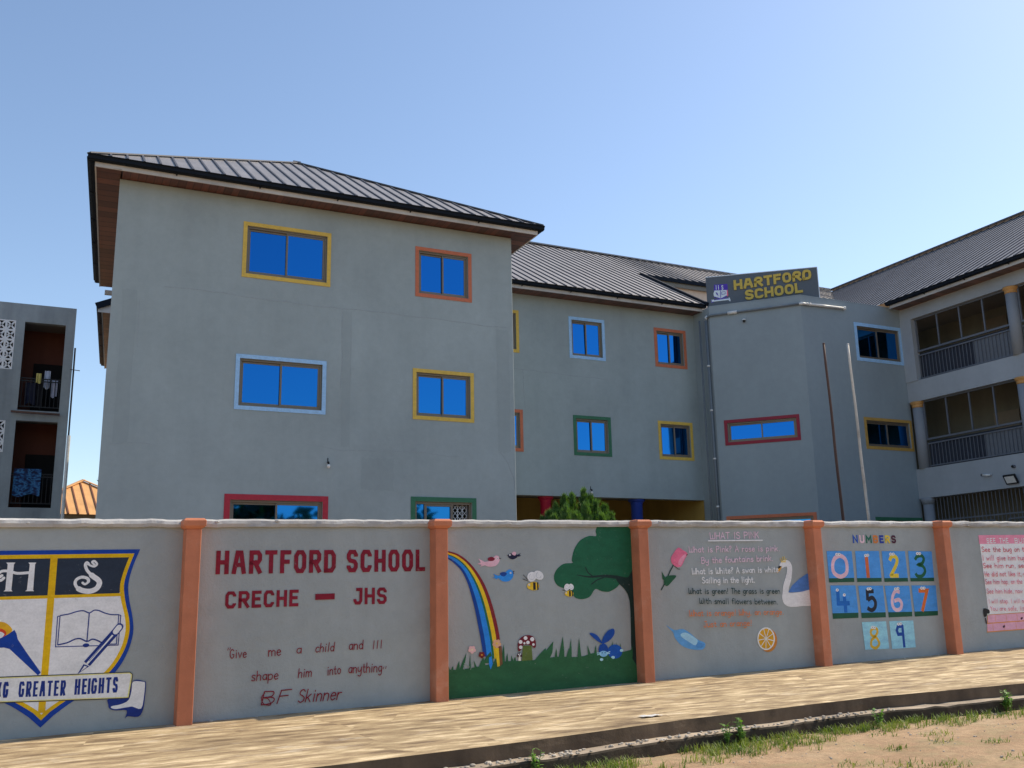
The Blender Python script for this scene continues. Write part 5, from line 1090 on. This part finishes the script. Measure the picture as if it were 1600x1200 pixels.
for i, (s, A_, Bx, hh) in enumerate([("See the bug on the rug.", (228, 282), 840, 52), ("I will give him hugs", (235, 372), 700, 52), ("See him run, see him go", (240, 450), 880, 50), ("He did not like it, no", (255, 538), 700, 50), ("See him hop, on the", (258, 618), 640, 50), ("See him hide, now", (272, 716), 640, 50), ("I will stop. I will not", (290, 818), 690, 46), ("You are safe, little bug", (306, 895), 800, 46)]):
    text(sf, HAND, s, Z10(*A_), Z10(Bx, A_[1]-4), Z10(A_[0], A_[1]-hh)[1]-Z10(*A_)[1], cr if i in (0, 2, 3) else P(180, 72, 96, 1, .25), .12, gap=.15, space=.34, seed=60+i)
sf.mb.build('bug_poem_board', None, pan_bug, label='white painted board with pink header SEE THE BUG')

# ------------------------------------------------------------------ things in the yard
for (x0, z0, x1, z1, m, lab, r) in ((17.39, 1.74, 17.29, 6.11, 'rust', 'thin rusty dark steel pole, left of the pair before the stair tower', 0.036), (18.22, 1.75, 18.10, 6.17, 'galv', 'thin pale weathered steel pole, right of the pair before the stair tower', 0.036)):
    t = (-1.45-z0)/(z1-z0); b = MB(); bx = x0+(x1-x0)*t
    n = 14; b.tube([(bx+(x1-bx)*k/n+0.008*sin(k*1.3), 18, -1.45+(z1+1.45)*k/n) for k in range(n+1)], [r*1.15-(r*0.35)*k/n for k in range(n+1)], 10)
    b.ball((x1, 18, z1), r*0.9, 8); tag(b.build('steel_pole', M[m], smooth=True), lab, 'pole', 'steel poles in the yard')
# conifer bush: fans of upright leaf sprays
bush = thing('conifer_bush', 'bushy bright green conifer with upright leaf fans, rising behind the street wall', 'bush', (9.5, 17, -1.4))
b = MB(); b.tube([(9.5, 17, -1.45), (9.5, 17.02, 0.3), (9.55, 17, 1.6)], [0.07, 0.05, 0.02], 8); b.build('trunk', M['bark'], bush, smooth=True)
b = MB(); r_ = random.Random(21)
LOB = []
for (px, py, dy, lr) in ((858, 793, 0, .30), (868, 782, .1, .30), (881, 769, 0, .30), (894, 766, .15, .30), (911, 760, 0, .34), (922, 770, .1, .30), (932, 777, -.1, .30), (945, 784, 0, .30), (955, 797, 0, .26), (848, 803, 0, .26), (885, 785, -.45, .34), (915, 782, -.45, .36), (865, 800, -.5, .34), (940, 798, -.5, .34), (900, 795, -.7, .4)):
    q_ = onY(px, py, 17+dy); LOB.append((q_.x, 17+dy, 0, lr, q_.z))
for (lx, ly, lz, lr, lt) in LOB:
    base = -0.9
    for k in range(430):
        u = 1-r_.random()**1.25; z = base+(lt-base)*u; rad = lr*min(1.0, ((lt-z)/(lt-base)*2.2))**0.75; a = r_.uniform(0, 2*pi); rr_ = rad*r_.uniform(.55, 1.0)
        c = Vector((lx+rr_*cos(a), ly+rr_*sin(a)*0.9, z-0.14)); out_ = Vector((cos(a), sin(a), 0)); L = r_.uniform(.09, .19)
        ax = (Vector((0, 0, 1))+out_*r_.uniform(.05, .35)+Vector((r_.uniform(-.2, .2), r_.uniform(-.2, .2), 0))).normalized(); side = ax.cross(Vector((cos(a+r_.uniform(-1, 1)), sin(a+r_.uniform(-1, 1)), 0))).normalized()
        for f_ in range(5):
            th = (f_-2)*0.28+r_.uniform(-.06, .06); d = (ax*cos(th)+side*sin(th)); l = L*(1-.13*abs(f_-2)); w = d.cross(ax.cross(side)).normalized()*0.011
            b.add([c, c+d*l*.5+w, c+d*l, c+d*l*.5-w], [(0, 1, 2, 3)])
b.build('foliage', M['thuja'], bush)
# tree behind the orange roof, only its edge in the gap
tr = thing('leafy_tree', 'dark leafy tree just showing beside the orange roof', 'tree', (2.9, 47, -1.4))
b = MB(); b.tube([(2.9, 47, -1.5), (2.85, 47, 2), (2.9, 47.1, 4.6)], [.16, .12, .05], 8)
for (dx, dz) in ((-.9, 5.6), (.8, 5.7), (-.3, 6.4), (.4, 6.3)): b.tube([(2.87, 47, 2.8), (2.9+dx*.6, 47, (3.4+dz)/2), (2.9+dx, 47, dz)], [.07, .045, .02], 6)
b.build('trunk', M['bark'], tr, smooth=True)
b = MB()
for (cx, cz, cr_) in ((2.3, 5.55, .55), (2.9, 6.2, .75), (3.6, 5.6, .7), (2.75, 5.0, .6), (2.05, 6.15, .22), (3.2, 6.7, .5)):
    for k in range(380):
        v = Vector((r_.gauss(0, 1), r_.gauss(0, 1), r_.gauss(0, .8))).normalized()*cr_*r_.uniform(.5, 1.05)**0.6; c = Vector((cx, 47, cz))+v
        e1 = Vector((r_.gauss(0, 1), r_.gauss(0, 1), r_.gauss(0, 1))).normalized()*.07; e2 = e1.cross(Vector((r_.gauss(0, 1), r_.gauss(0, 1), r_.gauss(0, 1)))).normalized()*.03
        b.add([c-e1, c+e2, c+e1, c-e2], [(0, 1, 2, 3)])
b.build('crown', M['tree_leaf'], tr)
# lamps and cameras on the walls
def bulb(x, y, Y, label, k=1.0):
    p_ = onY(x, y, Y); t = thing('bulb_lamp', label, 'lamp', tuple(p_), 'bare bulb lamps on the school walls')
    b = MB(); b.lathe((p_.x, p_.y-0.005, p_.z), [(.010, .20*k), (.010, .08)], 8); b.tube([(p_.x, p_.y-.0, p_.z+.10), (p_.x, p_.y-.08, p_.z+.09), (p_.x, p_.y-.08, p_.z+.03)], .022, 8); b.build('holder', M['black'], t, smooth=True)
    b = MB(); b.ball((p_.x, p_.y-.08, p_.z-.0), .040, 12, None, (1, 1, 1.15)); b.build('bulb', M['white_plastic'], t, smooth=True)
bulb(512, 729, Ym, 'small bare bulb lamp on the front block wall'); bulb(923, 770, Yw, 'small bare bulb lamp on the wing wall above the bush')
p_ = ap.tz(1163, 502); c_ = ap.p(p_[0], p_[1], 0)
t = thing('dome_camera', 'small dome camera under the rooftop sign, on the angled tower wall', 'camera', tuple(c_)); b = MB(); b.lathe(tuple(c_+ap.n*.06), [(.02, .08), (.06, .05), (.06, .02)], 12); b.build('mount', M['white_plastic'], t); b = MB(); b.ball(tuple(c_+ap.n*.06), .05, 12); b.build('dome', M['black'], t, smooth=True)
# flood light, bracket lamp and bullet camera on the balcony front
f0 = onX(1580, 748, Xr-0.10)
t = thing('flood_light', 'square black framed flood light on the lower balcony front', 'lamp', tuple(f0))
b = MB(); fl2 = Plane(f0.x, f0.y, 0, -1)
def tilt(mb, y0, y1, z0, z1, d0, d1, m=None):
    P_ = []
    for d in (d0, d1):
        for (yy, z) in ((y0, z0), (y1, z0), (y1, z1), (y0, z1)): P_.append((f0.x-d*0.80-(z)*0.45, f0.y+yy, f0.z+z*0.86-d*0.5))
    mb.add(P_, [(0, 1, 2, 3), (7, 6, 5, 4), (0, 4, 5, 1), (1, 5, 6, 2), (2, 6, 7, 3), (3, 7, 4, 0)], m)
tilt(b, -.20, .20, -.15, .15, 0, .055); b.bar((f0.x, f0.y, f0.z), (Xr, f0.y, f0.z-.02), .05, .04); b.build('housing', M['black'], t)
b = MB(); tilt(b, -.16, .16, -.11, .11, .0551, .060); b.build('lens', M['white_plastic'], t)
f1 = onX(1585, 729, Xr); t = thing('junction_lamp', 'small round dark fitting above the flood light', 'lamp', tuple(f1)); b = MB(); b.tube([tuple(f1), tuple(f1+Vector((-.08, 0, .01)))], [.05, .045], 12); b.build('base', M['rail'], t); b = MB(); b.ball(tuple(f1+Vector((-.09, 0, .0))), .04, 10); b.build('bulb', M['black'], t, smooth=True)
f2 = onX(1546, 743, Xr); t = thing('bullet_camera', 'small white bullet camera on the balcony front, left of the flood light', 'camera', tuple(f2)); b = MB(); b.tube([tuple(f2+Vector((-.10, .16, .03))), tuple(f2+Vector((-.10, -.10, .0)))], .035, 10); b.tube([tuple(f2+Vector((0, -.08, .02))), tuple(f2+Vector((-.10, -.06, .0)))], .018, 8); b.build('body', M['white_plastic'], t, smooth=True); b = MB(); b.tube([tuple(f2+Vector((-.10, .165, .031))), tuple(f2+Vector((-.10, .20, .035)))], .040, 10); b.build('lens', M['black'], t)
# laundry on the apartment balconies
def cloth(name, label, cat, x0, x1, z0, z1, m, Y, group=None, wav=0.02, seed=0):
    b = MB(); n, k = 14, 10; V_ = []
    for i in range(n+1):
        for j in range(k+1):
            u, v = i/n, j/k; nr = 1-0.12*v*sin(seed+u*3)
            V_.append((x0+(x1-x0)*(0.5+(u-.5)*nr), Y+wav*sin(u*11+seed)*(0.3+v)+wav*.6*mnoise.noise((u*4, v*3, seed)), z1-(z1-z0)*v*(1+0.06*sin(u*7+seed))))
    b.add(V_, [(i*(k+1)+j, (i+1)*(k+1)+j, (i+1)*(k+1)+j+1, i*(k+1)+j+1) for i in range(n) for j in range(k)])
    o = b.build(name, m, smooth=True); tag(o, label, cat, group); return o
def cloth_mat():
    m, nt, b = new_mat('blue_print_cloth')
    n = pos_noise(nt, 7, (1, 1, 1.6), 2, 0.4)
    nt.links.new(ramp(nt, n, [(0.40, (0.004, 0.012, 0.05)), (0.50, (0.012, 0.07, 0.20)), (0.58, (0.04, 0.17, 0.34)), (0.66, (0.006, 0.025, 0.09))]), b.inputs['Base Color']); b.inputs['Roughness'].default_value = .85
    return m
cloth('patterned_cloth', 'blue patterned cloth hung over the lower apartment balcony rail', 'cloth', -1.08, -0.36, 3.20, 3.98, cloth_mat(), YL+0.08)
G = 'laundry on the upper apartment balcony'
cloth('hanging_garment', 'dark blue garment at the left of the upper balcony', 'garment', -1.0, -.72, 5.95, 6.6, P(24, 28, 48), YL+.3, G, .03, 1); cloth('hanging_garment', 'black trousers in the middle of the upper balcony', 'garment', -.74, -.52, 5.85, 6.75, P(16, 16, 22), YL+.35, G, .03, 2)
cloth('hanging_garment', 'yellowish cloth high on the upper balcony rail', 'garment', -.72, -.58, 6.55, 6.85, P(150, 140, 80), YL+.06, G, .02, 3); cloth('hanging_garment', 'pale grey shirt high on the upper balcony', 'garment', -.50, -.34, 6.45, 7.0, P(150, 156, 170), YL+.32, G, .03, 4); cloth('hanging_garment', 'white and grey shirt at right of the upper balcony', 'garment', -.30, -.12, 6.2, 6.75, P(140, 144, 160), YL+.30, G, .03, 5)

# ------------------------------------------------------------------ grass, weeds and rubble by the drain
rg = random.Random(17)
def gz(x, y): return ground_z(x, y)+0.022*mnoise.noise((x*0.7, y*0.7, 1.3))+0.014*mnoise.noise((x*2.9, y*2.9, 5.1))
def blade(mb, x, y, z, l, lean, az, w):
    d = Vector((cos(az), sin(az), 0)); s = Vector((-sin(az), cos(az), 0))*w; p0 = Vector((x, y, z-.01)); p1 = p0+d*lean*.35+Vector((0, 0, l*.62)); p2 = p0+d*lean+Vector((0, 0, l*.92))
    mb.add([p0-s, p0+s, p1+s*.7, p2, p1-s*.7], [(0, 1, 2, 4), (4, 2, 3)])
gm = MB()
def tuft(x, y, n, sp, l0, l1):
    for _ in range(n):
        a = rg.uniform(0, 2*pi); r = sp*rg.random()**.7; X_, Y_ = x+r*cos(a), y+r*sin(a)*.8; blade(gm, X_, Y_, gz(X_, Y_), rg.uniform(l0, l1), rg.uniform(.0, .09)+l1*.3*rg.random(), rg.uniform(0, 2*pi), rg.uniform(.003, .006))
x = 1.2
while x < 13.5:
    den = 1.0 if x < 8.6 else max(.25, 1-(x-8.6)/4.0); ly = kerb_y(x)-.19
    for _ in range(int(4*den+rg.random())):
        d = abs(rg.gauss(.0, .34))+.03
        if mnoise.noise((x*.9, d*1.6, 3.7)) > -.28: tuft(x+rg.uniform(-.1, .1), ly-d, rg.randint(6, 13), .09, .04, .13)
    x += .05
def dirt_at(px, py):
    d = ray(px, py); k = (-1.775)/(d.z-WK*d.x); q_ = d*k; return q_.x, q_.y
for (px, py, n, sp) in ((1460, 1148, 90, .22), (1555, 1160, 80, .16), (1400, 1172, 70, .16), (1415, 1195, 120, .28), (1485, 1194, 100, .24), (1340, 1196, 90, .26), (1470, 1160, 50, .2), (1240, 1165, 60, .2), (1290, 1150, 70, .25), (1380, 1150, 50, .2), (1340, 1140, 60, .22), (1500, 1130, 70, .3), (1560, 1118, 60, .25), (1180, 1180, 50, .2), (1120, 1175, 60, .25), (1590, 1185, 40, .2)):
    X_, Y_ = dirt_at(px, py); tuft(X_, Y_, int(n*.7), sp, .02, .08)
tag(gm.build('grass', M['grass']), kind='stuff')
def weed(x, y, h, n, label):
    z = gz(x, y); t = thing('leafy_weed', label, 'weed', (x, y, z), 'leafy weeds by the drain'); st = MB(); lf = MB()
    for k in range(n):
        a = rg.uniform(0, 2*pi); hh = h*rg.uniform(.6, 1); top = Vector((x+cos(a)*h*.35*rg.random(), y+sin(a)*h*.35*rg.random(), z+hh)); st.tube([(x, y, z-.02), ((x+top.x)/2, (y+top.y)/2, z+hh*.55), tuple(top)], [.006, .005, .003], 5)
        for j in range(9):
            u = .3+.7*j/8; c = Vector((x, y, z)).lerp(top, u); b_ = rg.uniform(0, 2*pi); d = Vector((cos(b_), sin(b_), rg.uniform(.0, .7))).normalized(); s = d.cross(Vector((0, 0, 1))).normalized(); l = rg.uniform(.04, .075)*(h/.25)**.4
            lf.add([c, c+d*l*.5+s*l*.3, c+d*l, c+d*l*.5-s*l*.3], [(0, 1, 2, 3)])
    st.build('stem', M['weed'], t, smooth=True); lf.build('leaves', M['weed'], t)
for (px, py, h, n, lab) in ((1092, 1158, .24, 5, 'leafy weed against the dark drain lip, with small tufts left of it'), (1374, 1137, .24, 6, 'single leafy weed at the drain lip below the number tiles'), (1545, 1108, .25, 4, 'tall thin weed standing in the drain near the right edge'), (1570, 1112, .27, 9, 'widest bushy weed by the drain, nearest the right edge'), (1140, 1160, .20, 5, 'low leafy weed at the drain lip below the poem panel'), (785, 1196, .26, 5, 'leafy weed at the drain, bottom edge of the photo'), (1082, 1150, .30, 3, 'tallest spindly weed at the drain below the tree mural pillar')):
    X_, Y_ = dirt_at(px, py); weed(X_, min(Y_, kerb_y(X_)-.24), h, n, lab)
# rubble along the drain, pebbles on the dirt
pb = MB()
def stone(x, y, z, r):
    b0 = len(pb.v); pb.ball((x, y, z), r, 6, None, (rg.uniform(.8, 1.6), rg.uniform(.7, 1.2), rg.uniform(.45, .8)))
    for i in range(b0, len(pb.v)): v = pb.v[i]; k = 1+.45*mnoise.noise((v[0]*40, v[1]*40, v[2]*40)); pb.v[i] = (x+(v[0]-x)*k, y+(v[1]-y)*k, z+(v[2]-z)*k)
for _ in range(150):
    x = rg.choice([rg.uniform(3, 5.2), rg.uniform(4.8, 7.6), rg.uniform(7, 9.8)]); ky = kerb_y(x); stone(x, ky-rg.uniform(.02, .2), sw_z(x, ky)-.152, rg.uniform(.008, .026))
for _ in range(420):
    x = rg.uniform(2, 14); y = rg.uniform(6, 9.3); stone(x, y, gz(x, y)+.002, rg.uniform(.004, .010)+.012*rg.random()**4)
for _ in range(14): x = rg.uniform(1, 16); y = wall_y(x)-rg.uniform(.03, .15); stone(x, y, sw_z(x, y)+.004, rg.uniform(.008, .02))
tag(pb.build('pebbles', M['stone'], smooth=False), kind='stuff')
# torn paper on the pavement
d = ray(1016, 1120); a_ = WZ-0.02*WA; b__ = WK-0.02*WB; k = a_/(d.z-b__*d.x-0.02*d.y); q_ = d*k
b = MB(); n = 9; V_ = []
for i in range(n):
    for j in range(5):
        u, v = i/(n-1), j/4; V_.append((q_.x+(u-.5)*.26+.02*mnoise.noise((u*5, v*5, 1)), q_.y+(v-.5)*.13*(1-.4*abs(u-.5))+.02*mnoise.noise((u*4, v*4, 7)), q_.z+.012+.022*abs(mnoise.noise((u*6, v*6, 3)))))
b.add(V_, [(i*5+j, (i+1)*5+j, (i+1)*5+j+1, i*5+j+1) for i in range(n-1) for j in range(4)]); tag(b.build('paper_scrap', M['white_plastic'], smooth=True), 'torn white paper scrap lying on the pavement', 'litter')

# trees across the road behind the photographer, mirrored in the ground floor windows
b = MB(); rt_ = random.Random(31)
for k in range(16):
    cx = -26+k*4.2+rt_.uniform(-1, 1); cy = -15+rt_.uniform(-2, 2); hh = rt_.uniform(7.6, 9.4)
    b.tube([(cx, cy, -1.8), (cx+.2, cy, 1), (cx, cy, 4)], [.22, .17, .08], 7, M['bark'])
    for j in range(520):
        v = Vector((rt_.gauss(0, 1), rt_.gauss(0, 1), rt_.gauss(0, 1))).normalized()*rt_.uniform(.4, 1); c = Vector((cx+v.x*2.9, cy+v.y*2.2, -1.7+hh*.58+v.z*hh*.42))
        e1 = Vector((rt_.gauss(0, 1), rt_.gauss(0, 1), rt_.gauss(0, 1))).normalized()*.55; e2 = e1.cross(Vector((rt_.gauss(0, 1), rt_.gauss(0, 1), rt_.gauss(0, 1)))).normalized()*.28
        b.add([c-e1, c+e2, c+e1, c-e2], [(0, 1, 2, 3)], M['tree_leaf'])
tag(b.build('treeline'), kind='stuff')
